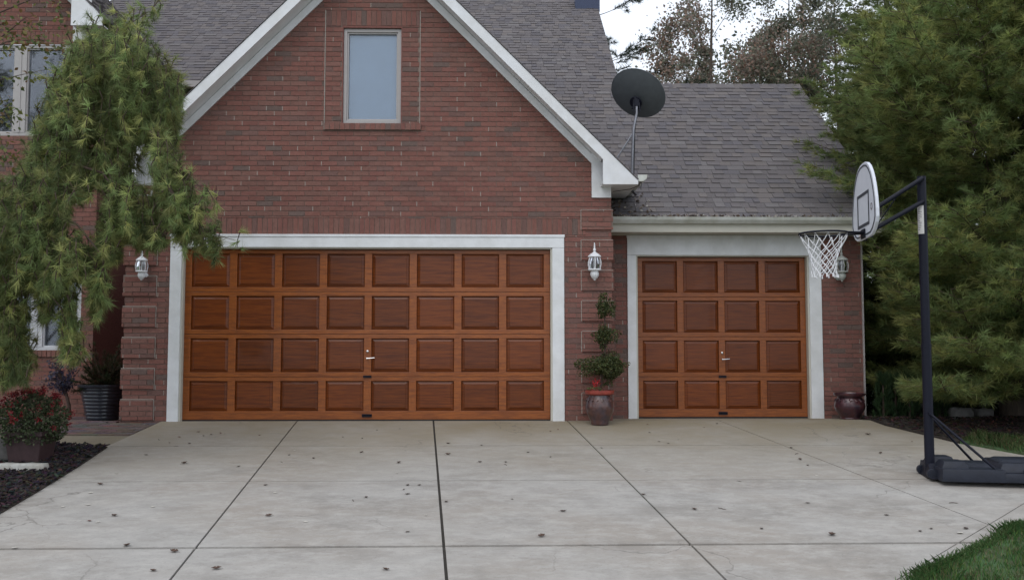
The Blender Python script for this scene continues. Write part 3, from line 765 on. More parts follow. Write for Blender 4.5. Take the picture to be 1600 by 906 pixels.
def chips(poly, n, cols, name, label, fall=None, ls=(.02,.07)):
    mbb = MB()
    for x, y in sample(poly, n, fall):
        l = random.uniform(*ls); w_ = l*random.uniform(.2,.5); h = random.uniform(.004,.012); a = random.uniform(0,6.28); e = random.uniform(-.5,.5)
        d = Vector((math.cos(a), math.sin(a), e)).normalized()*l/2; s_ = Vector((-math.sin(a), math.cos(a), random.uniform(-.4,.4))).normalized()*w_/2; u = Vector((0,0,h))
        c = Vector((x,y,gz(y)+.018+random.uniform(0,.02))); t = tuple(v*random.uniform(.6,1.3) for v in random.choice(cols))
        mbb.hexa([c-d-s_,c+d-s_*.7,c+d+s_*.8,c-d+s_], [c-d-s_+u,c+d-s_*.7+u,c+d+s_*.8+u,c-d+s_+u], t)
    return props(mbb.build(name, 'mulch'), label, 'mulch', kind='stuff')
chips([p for p in bedL], 9000, [(.028,.022,.024),(.04,.032,.032),(.02,.018,.022),(.055,.04,.035)], 'mulch', 'dark bark mulch in the bed left of the driveway', lambda x, y: 1 if x > -6 else .12)
chips(bedR, 5000, [(.05,.032,.026),(.035,.025,.022),(.07,.045,.035),(.03,.022,.02)], 'mulch', 'brown mulch and fallen needles under the right pine', lambda x, y: 1 if (y < 1.2 and x < 8.5) else .1)

# ---------------------------------------------------------------- foliage generators
def needle_arrays(C, A, n, ln, wd, spread, droop, cols, T=None):
    """C tuft centres, A tuft axes, n needles per tuft -> triangles"""
    m = len(C); C = np.repeat(C, n, 0); A = np.repeat(unit(A), n, 0)
    d = unit(A+rng.normal(0, spread, (m*n,3))); d = unit(d+np.array([0,0,-droop])); l = rng.uniform(.7,1.15,(m*n,1))*ln
    s_ = unit(np.cross(d, rng.normal(0,1,(m*n,3))))*wd/2
    o = C+A*rng.uniform(-.5,.5,(m*n,1))*ln*.5
    V = np.stack([o-s_, o+s_, o+d*l], 1).reshape(-1,3)
    cc = np.array(cols); base = cc[rng.integers(0, len(cc), m)]*rng.uniform(.72,1.3,(m,1))
    if T is not None: base = base*T
    return V, np.repeat(base, n, 0)*rng.uniform(.85,1.15,(m*n,1))
def pine(name, label, base, H, rad, seed, zmin=.5, whorl=.36, nb=5, twigs=13, need=20, ln=.125, wd=.0075, cols=None, yaw=0, top=.25, zcut=99, density=1., keep=None, droop=.12, group=None):
    rs = random.Random(seed); root = thing(name, label, 'tree', base, group); b = Vector(base)
    tm = MB(); tm.tube([b+Vector((0,0,-.1)), b+Vector((.03,.02,H*.3)), b+Vector((-.02,.05,H*.65)), b+Vector((0,0,H))], [.017*H+.03,.013*H+.02,.008*H+.01,.01], 10)
    tm.build('trunk', 'bark', root, smooth=True)
    lm = MB(); C = []; A = []; T = []
    z = zmin
    while z < H-.2:
        f = (z-zmin)/(H-zmin); prof = min(1, .82+f*1.2) * (1-f)**.75*1.08+top*(1-f)
        for k in range(nb):
            az = rs.uniform(0, 6.283); L = rad*prof*rs.uniform(.72,1.12); zz = z+rs.uniform(-.15,.15)
            if zz > zcut: continue
            dr = Vector((math.cos(az), math.sin(az), 0)); xl = (5.0 if zz < 3.0 else 4.4) if keep else -99
            if dr.x < 0 and keep: L = min(L, (b.x-xl)/-dr.x*rs.uniform(.82,1))
            o = b+Vector((0,0,zz)); rise = rs.uniform(-.05,.25)+.5*f; pts = []
            for j in range(7):
                t = j/6; pts.append(o+dr*L*t+Vector((0,0,L*(rise*t-.18*t*(1-f)+.16*t**3)))+Vector((rs.uniform(-1,1),rs.uniform(-1,1),rs.uniform(-1,1)))*.05*t)
            lm.tube(pts, [max(.003,.0065*L*(1-j/6.6)) for j in range(7)], 5)
            nt_ = max(4, int(twigs*L/rad*density)); side = Vector((-dr.y, dr.x, 0)); clump = rs.uniform(.75,1.25)
            for q in range(nt_):
                t = .22+.78*(q+rs.random())/nt_; i = min(5, int(t*6)); p = pts[i].lerp(pts[i+1], t*6-i)
                sd_ = (1 if q % 2 else -1)*rs.uniform(.5,1.1); tl = L*.34*(1.15-t)+.14
                d = (dr*.75+side*sd_+Vector((0,0,rs.uniform(-.1,.35)))).normalized()
                e_ = p+d*tl
                if keep and e_.x < xl-.12: continue
                lm.tube([p, p+d*tl*.6+Vector((0,0,.01)), p+d*tl], [.005,.004,.002], 4, cap=False)
                nn = max(2, int(tl/.085))
                for s_ in range(nn):
                    u = (s_+.6)/nn; C.append(p+d*tl*u+Vector((rs.gauss(0,.02),rs.gauss(0,.02),rs.gauss(0,.02)))); A.append(d+Vector((0,0,.25))); T.append(clump)
        z += whorl*rs.uniform(.8,1.2)
    lm.build('limbs', 'twig', root)
    V, cl = needle_arrays(np.array(C), np.array(A), need, ln, wd, .55, droop, cols or [(.062,.098,.036),(.075,.11,.042),(.052,.09,.04),(.088,.112,.04)], np.array(T)[:,None])
    tri_mesh('crown', V, cl, 'needle', root)
    return root
def leaf_arrays(C, size, cols, flat=0.):
    m = len(C); C = np.array(C); a = unit(rng.normal(0,1,(m,3))); b = unit(np.cross(a, rng.normal(0,1,(m,3)))); s_ = rng.uniform(.6,1.2,(m,1))*size
    V = np.stack([C-a*s_*.5, C+b*s_*.32, C+a*s_*.55, C-b*s_*.32], 1).reshape(-1,3)
    cc = np.array(cols); return V, cc[rng.integers(0, len(cc), m)]*rng.uniform(.7,1.3,(m,1))
def broadleaf(name, label, base, H, spread, seed, nleaf, size, cols, trunk_r=.12, levels=4, first=.35, lean=(0,0), group=None, upright=.7, part='crown'):
    rs = random.Random(seed); root = thing(name, label, 'tree', base, group); b = Vector(base); tm = MB(); lm = MB(); tips = []
    top = b+Vector((lean[0], lean[1], H*.92))
    tp = [b+Vector((0,0,-.1))]+[b.lerp(top, t)+Vector((rs.uniform(-.08,.08), rs.uniform(-.08,.08), 0))*H*.12 for t in (.25,.5,.75)]+[top]
    tm.tube(tp, [trunk_r*1.15,trunk_r*.85,trunk_r*.6,trunk_r*.35,.012], 8); tm.build('trunk', 'bark', root, smooth=True)
    def grow(p, d, L, r, lv):
        q = [p]; dd = d.copy()
        for j in range(3):
            dd = (dd+Vector((rs.uniform(-1,1),rs.uniform(-1,1),rs.uniform(-.5,.9)))*.22).normalized(); q.append(q[-1]+dd*L/3)
        lm.tube(q, [r,r*.8,r*.6,r*.4], 5 if lv > 2 else 4, cap=False)
        if lv <= 1:
            for s_ in q[1:]: tips.append((s_, L))
            return
        for j in range(rs.choice((2,3,3))):
            e = q[rs.choice((2,3,3))]; nd = (dd+Vector((rs.uniform(-1,1),rs.uniform(-1,1),rs.uniform(-.4,.9)))*.75).normalized(); grow(e, nd, L*rs.uniform(.55,.8), r*.5, lv-1)
    for k in range(int(9+H*.7)):
        t = first+(1-first)*(k+rs.random())/(9+H*.7); i = min(3, int(t*4)); p = tp[i].lerp(tp[i+1], t*4-i); az = rs.uniform(0,6.283)
        L = spread*(1.1-t*.65)*rs.uniform(.55,.85); grow(p, Vector((math.cos(az), math.sin(az), upright*rs.uniform(.5,1.4))).normalized(), L*.6, trunk_r*.32*(1.1-t), levels-1)
    lm.build('limbs', 'twig', root)
    C = []
    for _ in range(nleaf):
        p, L = rs.choice(tips); C.append(p+Vector((rs.gauss(0,1),rs.gauss(0,1),rs.gauss(0,1)))*min(.42, L*.5))
    V, cl = leaf_arrays(C, size, cols); tri_mesh(part, V, cl, 'leaf', root, nper=4)
    return root

# ---------------------------------------------------------------- right-hand pines
GR = [(.22,.28,.10),(.255,.29,.10),(.20,.265,.105),(.285,.295,.105)]
pine('pine_tree', 'large soft-needled pine beside the right end of the garage wing', (P(1580,600,.6).x, .6, gz(.6)), 8.2, 3.0, 3, zmin=.42, whorl=.19, nb=8, twigs=25, keep=True, need=28, ln=.14, wd=.0095, cols=GR)
pine('pine_tree', 'pine with branches brushing the roof end, behind the largest pine', (7.6, 5.0, -.05), 9.5, 1.75, 8, zmin=.5, whorl=.26, nb=7, twigs=20, need=24, ln=.14, wd=.010, cols=[(.19,.24,.09),(.215,.25,.09),(.17,.225,.085)])
pine('pine_tree', 'dark pine at the right edge of the photo behind the hoop base', (9.4, 1.2, -.05), 9.0, 3.0, 15, zmin=.4, whorl=.26, nb=7, twigs=20, need=24, ln=.14, wd=.010, cols=[(.15,.22,.085),(.18,.235,.09)])

# ---------------------------------------------------------------- background trees
RU = [(.27,.19,.15),(.23,.19,.16),(.21,.19,.15),(.18,.19,.13),(.30,.19,.14)]  # rust and olive leaf tints lightened and greyed: distance haze put into the colour
OL = [(.15,.17,.11),(.18,.18,.12),(.13,.15,.11),(.20,.18,.13)]
broadleaf('maple_tree', 'thinning maple with rust-brown leaves rising behind the wing roof ridge', (P(1115,100,16).x, 16, -.05), 14, 5.6, 21, 27000, .105, RU, .16, 5, .12)
broadleaf('maple_tree', 'olive-leaved tree standing between the rust maple and the right pines', (P(1235,100,19).x, 19, -.05), 15, 4.6, 22, 24000, .105, OL, .15, 5, .15)
broadleaf('maple_tree', 'bare-limbed tall tree with few leaves, farthest right behind the roof', (P(1305,100,15).x, 15, -.05), 13.5, 3.8, 29, 17000, .105, OL, .13, 5, .25)
for i, (px, Y, h) in enumerate(((1092,24,14),(1175,26,15),(1210,22,14),(1262,25,16),(1110,20,11))):
    lab = ('slim bare tree trunk seen through the maple crown, leftmost of the slim trees', 'slim bare tree behind the middle of the maple, with thin upright limbs', 'slim bare tree right of the rust maple crown', 'slim bare tree close to the right pine, rightmost of the slim trees', 'short slim bare tree just above the roof ridge near the satellite dish')[i]
    broadleaf('bare_tree', lab, (P(px,100,Y).x, Y, -.05), h, 2.8, 40+i, 7500, .15, OL+RU[:2], .12, 4, .3, group='slim trees behind the wing roof', upright=1.4)
broadleaf('shrub_tree', 'low brownish tree crown just clearing the wing roof ridge beside the dish', (P(1010,100,13).x, 13, -.05), 7.9, 2.8, 33, 12000, .09, RU+OL, .08, 4, .4)
pine('spruce_tree', 'dark pine with sparse level branches behind the main roof edge', (P(930,60,17).x, 17, -.05), 15, 3.5, 44, zmin=6, whorl=.75, nb=4, twigs=11, need=16, ln=.22, wd=.018, cols=[(.03,.045,.03),(.04,.055,.03)])
# woods far behind the lot, right and left
rsw = random.Random(5)
for i, (x, y, h) in enumerate(((14,14,12),(19,10,13),(24,16,14),(17,24,15),(10.5,26,14),(-14,24,14),(-19,16,13),(29,8,13))):
    lab = ['olive-brown tree in the woods just behind the right pines','broad olive tree in the woods far right of the lot','tall thin-leaved tree deep in the woods on the right','tallest tree in the woods behind the right pines','brownish tree in the woods behind the wing','olive tree behind the left block of the house','broad olive tree far left beyond the house','last tree at the far right end of the woods'][i]
    broadleaf('woodland_tree', lab, (x, y, -.05), h, 5, 60+i, 9000, .22, OL, .18, 4, .12, group='trees of the woods round the lot')

# hedge of dark shrubs closing the view under the pines
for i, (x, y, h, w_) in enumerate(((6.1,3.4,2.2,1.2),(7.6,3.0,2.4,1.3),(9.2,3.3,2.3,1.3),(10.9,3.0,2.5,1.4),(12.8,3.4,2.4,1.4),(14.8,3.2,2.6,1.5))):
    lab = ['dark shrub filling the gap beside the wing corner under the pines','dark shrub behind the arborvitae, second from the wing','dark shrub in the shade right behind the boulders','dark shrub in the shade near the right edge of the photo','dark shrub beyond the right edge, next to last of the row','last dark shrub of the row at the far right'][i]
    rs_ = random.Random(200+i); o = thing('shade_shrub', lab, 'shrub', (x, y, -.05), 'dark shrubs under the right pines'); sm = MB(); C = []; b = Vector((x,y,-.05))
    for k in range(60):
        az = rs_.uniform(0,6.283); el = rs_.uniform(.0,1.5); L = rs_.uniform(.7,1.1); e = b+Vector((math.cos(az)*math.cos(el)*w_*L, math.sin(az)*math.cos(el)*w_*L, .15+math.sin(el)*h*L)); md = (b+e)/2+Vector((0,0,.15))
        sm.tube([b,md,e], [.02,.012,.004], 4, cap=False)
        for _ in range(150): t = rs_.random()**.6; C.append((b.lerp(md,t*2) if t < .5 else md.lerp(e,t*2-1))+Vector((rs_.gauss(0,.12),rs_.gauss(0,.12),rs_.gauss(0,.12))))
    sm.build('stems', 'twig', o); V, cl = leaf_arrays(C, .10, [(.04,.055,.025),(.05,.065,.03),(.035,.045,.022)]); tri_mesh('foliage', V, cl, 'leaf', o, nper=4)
# trees across the street behind the photographer (the upstairs windows mirror them)
broadleaf('street_tree', 'big half-bare tree across the street, mirrored in the upper left window', (-20,-25,-1.5), 17, 6.5, 301, 9000, .2, OL, .22, 5, .15)
broadleaf('street_tree', 'big half-bare tree across the street straight behind the photographer', (-9,-32,-1.5), 15, 6, 302, 7000, .2, RU, .2, 5, .15)

# ---------------------------------------------------------------- left weeping pine (strands of tufts hung from its limbs)
WP = thing('weeping_pine', 'weeping pine with long soft needles hanging over the left end of the garage', 'tree', (P(-70,640,-2.9).x, -2.9, gz(-2.9)))
bw_ = ROOTLOC[WP]
tr = MB(); lm = MB()
def PL(l): return [P(a,b,c) for a,b,c in l]
tr.tube([bw_+Vector((0,0,-.1)), P(-60,520,-2.9), P(-20,430,-2.8), P(30,345,-2.7), P(60,285,-2.6), P(95,215,-2.5), P(140,130,-2.4), P(175,45,-2.3)], [.10,.085,.075,.062,.052,.042,.03,.012], 10)
tr.build('trunk', 'bark', WP, smooth=True)
limbs = [([(95,215,-2.5),(150,170,-2.6),(210,175,-2.8),(245,215,-3.0),(268,262,-3.1),(285,320,-3.15),(292,372,-3.2)], .022),
 ([(150,110,-2.4),(200,95,-2.5),(250,110,-2.6),(268,160,-2.6),(262,215,-2.7)], .018),
 ([(245,215,-3.0),(275,250,-3.1),(310,290,-3.2),(345,312,-3.25)], .010), ([(268,262,-3.1),(295,315,-3.2),(322,362,-3.2),(368,376,-3.25)], .010),
 ([(60,285,-2.6),(30,270,-2.8),(0,300,-3.0),(-30,350,-3.1)], .02), ([(60,285,-2.6),(110,255,-2.8),(160,270,-3),(205,330,-3.1),(225,380,-3.1)], .02),
 ([(30,345,-2.7),(80,335,-3.0),(120,350,-3.2),(160,400,-3.3),(165,450,-3.3)], .018), ([(-20,430,-2.8),(20,420,-3.1),(60,440,-3.3),(95,480,-3.3),(110,525,-3.3)], .016),
 ([(140,130,-2.4),(110,110,-2.3),(80,130,-2.3),(60,180,-2.4),(52,240,-2.4)], .014), ([(-60,520,-2.9),(-20,500,-3.1),(10,530,-3.2),(14,600,-3.2)], .014), ([(175,45,-2.3),(200,40,-2.3),(230,20,-2.3),(250,12,-2.3)], .006),
 ([(165,60,-2.3),(192,60,-2.3),(205,28,-2.3)], .006)]
for l, r in limbs: lm.tube(PL(l), [r*(1-.8*k/(len(l)-1)) for k in range(len(l))], 6)
# foliage masses, each a polygon at its own depth and thickness
masses = [([(120,60),(150,35),(185,30),(225,55),(262,95),(283,140),(286,195),(272,235),(235,228),(215,260),(190,300),(150,285),(130,310),(95,300),(45,320),(30,270),(52,205),(70,140),(95,90)], -2.5, .7, 620),
 ([(0,300),(40,275),(80,290),(130,285),(150,300),(108,315),(98,372),(140,385),(158,410),(150,440),(120,430),(95,445),(70,462),(40,440),(0,470),(-60,470),(-90,420),(-60,310)], -2.9, .8, 520),
 ([(-60,460),(0,455),(30,440),(46,470),(40,520),(56,560),(50,590),(0,600),(-60,560)], -3.0, .5, 150), ([(92,440),(122,430),(118,500),(132,545),(120,562),(98,555)], -3.1, .3, 36), ([(140,400),(163,420),(166,470),(152,498),(142,470),(148,440)], -3.1, .3, 34), ([(55,455),(90,450),(80,490),(62,500)], -3.0, .3, 18),
 ([(165,300),(215,290),(240,320),(262,375),(235,385),(215,375),(185,365),(186,400),(165,410),(150,390),(160,350)], -3.0, .4, 190),
 ([(240,210),(272,225),(290,280),(335,310),(345,325),(318,335),(300,370),(275,375),(258,330),(235,270)], -3.15, .3, 105),
 ([(282,350),(330,358),(372,372),(376,380),(330,390),(282,392)], -3.22, .12, 20),
 ([(322,372),(345,374),(345,402),(332,402)], -3.2, .06, 4), ([(195,20),(255,6),(255,20),(215,62),(190,70)], -2.3, .15, 8),
 ([(-90,250),(0,290),(0,330),(-90,400)], -2.9, .6, 80)]
C = []; A = []; T = []
rs = random.Random(77)
for poly, Y0, thk, n in masses:
    xs_ = [p[0] for p in poly]; ys_ = [p[1] for p in poly]; k = 0; guard = 0
    while k < n and guard < 20000:
        guard += 1
        x = rs.uniform(min(xs_), max(xs_)); y = rs.uniform(min(ys_), max(ys_))
        if not inpoly(x, y, poly): continue
        k += 1; p = P(x, y, Y0+rs.gauss(0,.45)*thk); L = rs.uniform(.12,.42) if n > 20 else .1; cl = rs.choice((.6,.85,1.1,1.4))*rs.uniform(.9,1.1)
        drift = Vector((rs.uniform(-.25,.25), rs.uniform(-.3,.1), -1)).normalized(); s0 = p+Vector((rs.uniform(-.06,.06), rs.uniform(-.05,.05), .10))
        while L > .06:
            q = p+drift*L
            cx = CAM+(q-CAM); dd = q-CAM; fx = dd.dot(FW); sx = 800+1400*dd.dot(RT)/fx; sy = 453-1400*dd.dot(UP)/fx
            if inpoly(sx, sy, poly): break
            L *= .6
        C.append(s0); A.append(Vector((rs.uniform(-.6,.6), rs.uniform(-.6,.6), .3))); T.append(cl)
        e = p+drift*L; lm.tube([s0, p, e], [.006,.0045,.002], 4, cap=False)
        nn = max(1, int(L/.05))
        for j in range(nn+1):
            C.append(p+drift*L*j/nn+Vector((rs.gauss(0,.012),rs.gauss(0,.012),0))); A.append(drift+Vector((rs.uniform(-.9,.9), rs.uniform(-.9,.5), rs.uniform(0,.9)))); T.append(cl)
lm.build('limbs', 'twig', WP)
V, cl = needle_arrays(np.array(C), np.array(A), 30, .115, .0060, .55, .40, [(.26,.30,.115),(.22,.28,.115),(.31,.32,.125),(.19,.25,.10)], np.array(T)[:,None])
tri_mesh('crown', V, cl, 'needle', WP)
mbc = MB()
for (x, y) in ((290,318),(316,362),(289,300),(308,374)):
    p = P(x, y, -3.2); mbc.lathe([(.004,.05),(.02,.035),(.024,.0),(.018,-.04),(.004,-.07)], p, 8)
mbc.build('cones', 'bark', WP)

# small broadleaf tree whose leaves cross the upper-left window
YT = thing('young_tree', 'young tree with yellow-green autumn leaves in front of the upper left window', 'tree', (P(-150,650,-1.6).x, -1.6, gz(-1.6)))
tr = MB(); lm = MB(); by = ROOTLOC[YT]
tr.tube([by, P(-150,450,-1.6), P(-120,250,-1.6), P(-90,100,-1.6), P(-60,-40,-1.6)], [.06,.05,.04,.03,.015], 8); tr.build('trunk', 'bark', YT, smooth=True)
C = []
yl = [([(-100,140,-1.6),(-50,110,-1.7),(0,60,-1.7),(40,28,-1.8),(55,30,-1.8)], 50), ([(-90,60,-1.6),(0,20,-1.7),(60,-5,-1.7),(92,5,-1.8),(100,38,-1.8)], 36), ([(-100,140,-1.6),(-40,90,-1.8),(10,66,-1.8),(60,62,-1.8),(92,66,-1.8)], 110), ([(-110,200,-1.6),(-50,170,-1.7),(0,125,-1.7),(30,118,-1.7),(90,105,-1.8)], 42),
 ([(-120,260,-1.6),(-60,220,-1.7),(0,150,-1.7),(20,200,-1.8)], 45), ([(-120,260,-1.6),(-50,240,-1.7),(0,230,-1.8),(40,262,-1.8),(55,275,-1.8)], 70), ([(-110,200,-1.6),(-40,190,-1.8),(10,180,-1.9),(25,170,-1.9)], 40), ([(-90,60,-1.6),(-40,40,-1.7),(0,38,-1.7),(20,45,-1.7)], 40), ([(-120,260,-1.6),(-60,250,-1.7),(0,215,-1.9),(20,285,-1.9)], 50)]
rs = random.Random(9)
for l, n in yl:
    q = PL(l); lm.tube(q, [.012*(1-.85*k/(len(q)-1)) for k in range(len(q))], 5)
    for _ in range(int(n*1.9)):
        t = rs.random()**.7*(len(q)-1); i = min(len(q)-2, int(t)); C.append(q[i].lerp(q[i+1], t-i)+Vector((rs.gauss(0,.07),rs.gauss(0,.08),rs.gauss(-.03,.07))))
lm.build('limbs', 'twig', YT)
V, cl = leaf_arrays(C, .062, [(.16,.17,.05),(.12,.15,.05),(.20,.16,.05),(.09,.12,.045),(.19,.11,.05)]); tri_mesh('leaves', V, cl, 'leaf', YT, nper=4)

# ---------------------------------------------------------------- basketball hoop
PX, PY = P(1449,600,8.58-11.9).x, 8.58-11.9
pz = gz(PY)+.012
hoop = thing('basketball_hoop', 'portable basketball hoop with black pole and white fan backboard on the right of the driveway', 'basketball hoop', (PX, PY, pz))
nB = Vector((-math.cos(R(9.6)), math.sin(R(9.6)), 0)); aB = Vector((math.sin(R(9.6)), math.cos(R(9.6)), 0)); Zv = Vector((0,0,1))
ptop = P(1441,276,PY).z
mb = MB(); base_p = Vector((PX,PY,pz))
def sqtube(m, p0, p1, wu, wv, U, V_, mi=0):
    m.hexa([p0-U*wu-V_*wv, p0+U*wu-V_*wv, p0+U*wu+V_*wv, p0-U*wu+V_*wv], [p1-U*wu-V_*wv, p1+U*wu-V_*wv, p1+U*wu+V_*wv, p1-U*wu+V_*wv], mi=mi)
mb.tube([base_p+Zv*.03, base_p+Zv*1.25], .0445, 20); mb.tube([base_p+Zv*1.22, base_p+Zv*1.26], .047, 20); mb.tube([base_p+Zv*1.25, Vector((PX,PY,ptop))], .041, 20)
mb.build('pole', 'black_metal', hoop, smooth=True)
mb = MB()
def bl(s, u, v): return base_p-nB*s+aB*u+Zv*v      # s along the base away from the board
def slabp(s0, s1, u0, u1, z0, z1, i=.02, j=None):
    j = i if j is None else j
    mb.hexa([bl(s0,u0,z0), bl(s1,u0,z0), bl(s1,u1,z0), bl(s0,u1,z0)], [bl(s0+i,u0+j,z1), bl(s1-i,u0+j,z1), bl(s1-i,u1-j,z1), bl(s0+i,u1-j,z1)])
slabp(.00,.56,-.36,.36,.0,.115,.012); slabp(.545,.74,-.358,.358,.001,.082,.0,.012); slabp(.72,1.22,-.36,.36,.0,.115,.012)
slabp(.02,.26,-.30,-.06,.112,.178,.03); slabp(.02,.26,.06,.30,.112,.178,.03)
slabp(.52,1.10,-.28,.28,.083,.165,.05); slabp(.24,.55,-.16,.16,.112,.15,.06); slabp(.56,1.08,-.16,.16,.162,.19,.05)
mb.build('base_tank', 'black_plastic', hoop, bevel=.008, smooth=True)
for s_ in (-1, 1):
    mb = MB(); c = bl(-.03, s_*.16, .045)
    mb.tube([c-aB*.02, c+aB*.02], .045, 16); mb.build('wheel', 'black_plastic', hoop, bevel=.004)
mb = MB()
mb.hexa([bl(-.05,-.20,.0), bl(.03,-.20,.0), bl(.03,.20,.0), bl(-.05,.20,.0)], [bl(-.03,-.06,.13), bl(.03,-.06,.13), bl(.03,.06,.13), bl(-.03,.06,.13)]); mb.build('wheel_bracket', 'black_metal', hoop, bevel=.004)
for s_ in (-1, 1):
    mb = MB(); mb.tube([base_p+Zv*.60+aB*s_*.045, bl(.50, s_*.30, .10)], .012, 10)
    mb.tube([base_p+Zv*.60+aB*s_*.02, base_p+Zv*.60+aB*s_*.065], .014, 8); mb.build('strut', 'black_metal', hoop, smooth=True)
# backboard
BY = PY+.10
bc = P(1350,372,BY); bc = Vector((bc.x, BY, P(1352,373,BY).z)); BHt = .745
half = [(0,.745),(.10,.742),(.2,.72),(.29,.675),(.37,.61),(.435,.53),(.485,.44),(.525,.34),(.55,.23),(.55,.15),(.52,.10),(.42,.035),(.32,.004),(.2,0)]
half = [(a*.90, b) for a, b in half]; outl = [(-a, b) for a, b in half[::-1]]+half[1:]
def scaled(k, dz=0):
    cz = .36; return [(a*k, cz+(b-cz)*k+dz) for a, b in outl]
mb = MB(); th = .030
o = [bc+aB*a+Zv*b for a, b in outl]; mb.extrude(o, -nB*th); board = mb.build('backboard', 'board_white', hoop, bevel=.006)
mb = MB()
o1 = [bc+nB*.002+aB*a+Zv*b for a, b in scaled(.935)]; o2 = [bc+nB*.002+aB*a+Zv*b for a, b in scaled(.895)]; n = len(o1)
for k in range(n): mb.extrude([o1[k], o1[(k+1)%n], o2[(k+1)%n], o2[k]], nB*.002)
mb.build('border_line', 'board_line', board)
mb = MB()
def brect(a0, b0, a1, b1, d=.002): mb.extrude([bc+nB*d+aB*a0+Zv*b0, bc+nB*d+aB*a1+Zv*b0, bc+nB*d+aB*a1+Zv*b1, bc+nB*d+aB*a0+Zv*b1], nB*.002)
brect(-.235,.115,.235,.145); brect(-.235,.42,.235,.45); brect(-.235,.145,-.205,.42); brect(.205,.145,.235,.42); mb.build('target_square', 'board_line', board)
mb = MB(); c0 = bc+nB*.002
for q in range(10):
    a1 = 2*math.pi*q/10; a2 = a1+.45
    mb.extrude([c0+aB*(-.33+.035*math.cos(a1))+Zv*(.27+.035*math.sin(a1)), c0+aB*(-.33+.035*math.cos(a2))+Zv*(.27+.035*math.sin(a2)), c0+aB*(-.33+.022*math.cos(a2))+Zv*(.27+.022*math.sin(a2)), c0+aB*(-.33+.022*math.cos(a1))+Zv*(.27+.022*math.sin(a1))], nB*.002)
mb.build('emblem', 'sticker_ink', board)
mb = MB(); brect(.03,.012,.20,.085); brect(.05,.03,.12,.06,.0042); mb.m = [0]*6+[1]*(len(mb.m)-6); mb.build('label_plate', ['sticker','urn_rim'], board)
# rim, bracket, net
rz = P(1285,364,BY).z; rc = Vector((bc.x, bc.y, rz))+nB*(.15+.23); rr = .232
mb = MB(); mb.tube([rc+(nB*math.cos(t)+aB*math.sin(t))*rr for t in [2*math.pi*k/48 for k in range(48)]], .010, 8, closed=True)
mb.tube([rc+(nB*math.cos(t)+aB*math.sin(t))*(rr-.004)-Zv*.022 for t in [2*math.pi*k/48 for k in range(48)]], .004, 6, closed=True)
rim = mb.build('rim', 'black_metal', hoop, smooth=True)
mb = MB(); f0 = Vector((bc.x,bc.y,rz))
mb.hexa([f0+aB*-.075-Zv*.055+nB*.004, f0+aB*.075-Zv*.055+nB*.004, f0+aB*.075-Zv*.055+nB*.014, f0+aB*-.075-Zv*.055+nB*.014][::-1], [f0+aB*-.075+Zv*.035+nB*.004, f0+aB*.075+Zv*.035+nB*.004, f0+aB*.075+Zv*.035+nB*.014, f0+aB*-.075+Zv*.035+nB*.014][::-1])
for s_ in (-1, 1): mb.tube([f0+aB*s_*.06+nB*.01, rc-nB*rr*.86+aB*s_*.115], .009, 8)
mb.extrude([f0+aB*-.07+nB*.014+Zv*.005, f0+aB*.07+nB*.014+Zv*.005, rc-nB*rr*.93+aB*.07+Zv*.004, rc-nB*rr*.93+aB*-.07+Zv*.004], Zv*.004)
mb.build('rim_bracket', 'black_metal', rim)
mb = MB()
lv = [(0,rr-.002),(-.11,.175),(-.155,.152),(-.20,.137),(-.245,.126),(-.29,.119),(-.33,.115),(-.37,.115),(-.405,.122)]
rn = random.Random(3); N12 = 12; jit = {}
def node(k, j):
    key = (k % (2*N12), j)
    if key not in jit: jit[key] = Vector((rn.uniform(-1,1), rn.uniform(-1,1), rn.uniform(-1,1)))*(.007 if j > 0 else 0)
    z, r = lv[j]; a = math.pi*key[0]/N12; return rc+(nB*math.cos(a)+aB*math.sin(a))*r+Zv*(z-(.0 if j else .012))+jit[key]
for k in range(0, 2*N12, 2):
    for s_ in (1, -1):
        kk = k; pts = [node(kk, 0)]
        for j in range(1, len(lv)): kk += s_; pts.append(node(kk, j))
        fin = []
        for i in range(len(pts)-1): fin += [pts[i], pts[i].lerp(pts[i+1], .5)+Vector((0,0,-.006))]
        mb.tube(fin+[pts[-1]], .0042, 5)
    mb.tube([node(k,len(lv)-1), node(k,len(lv)-1)-Zv*.03+aB*.012, node(k,len(lv)-1)-Zv*.03-aB*.012, node(k,len(lv)-1)], .0055, 5)
mb.build('net', 'cord', hoop, smooth=True)
# arms
bk_ = lambda u, z: Vector((bc.x,bc.y,0))-nB*(.034)+aB*u+Zv*z
zu, zl = P(1441,280,PY).z, P(1444,316,PY).z
zbu, zbl = P(1366,333,BY-.05).z, P(1372,363,BY-.05).z
for (z0, z1) in ((zu,zbu),(zl,zbl)):
    for s_ in (-1, 1):
        mb = MB(); mb.tube([Vector((PX,PY,z0))+aB*s_*.052, bk_(s_*.12, z1)], .021, 10); mb.tube([Vector((PX,PY,z0))-aB*.06, Vector((PX,PY,z0))+aB*.06], .012, 8)
        mb.build('support_arm', 'black_metal', hoop, smooth=True)
mb = MB()
for s_ in (-1,1):
    mb.hexa([bk_(s_*.12-.02,zbl-.06)]*1+[bk_(s_*.12+.02,zbl-.06), bk_(s_*.12+.02,zbl-.06)-nB*.02, bk_(s_*.12-.02,zbl-.06)-nB*.02], [bk_(s_*.12-.02,zbu+.05), bk_(s_*.12+.02,zbu+.05), bk_(s_*.12+.02,zbu+.05)-nB*.02, bk_(s_*.12-.02,zbu+.05)-nB*.02])
mb.build('mount_plate', 'black_metal', hoop)
mb = MB(); sp0 = bk_(0,zbl)-nB*.04; sp1 = Vector((PX,PY,zu))*.55+bk_(0,zbu)*.45; sp1.z = zu*.5+zbu*.5
pts = []
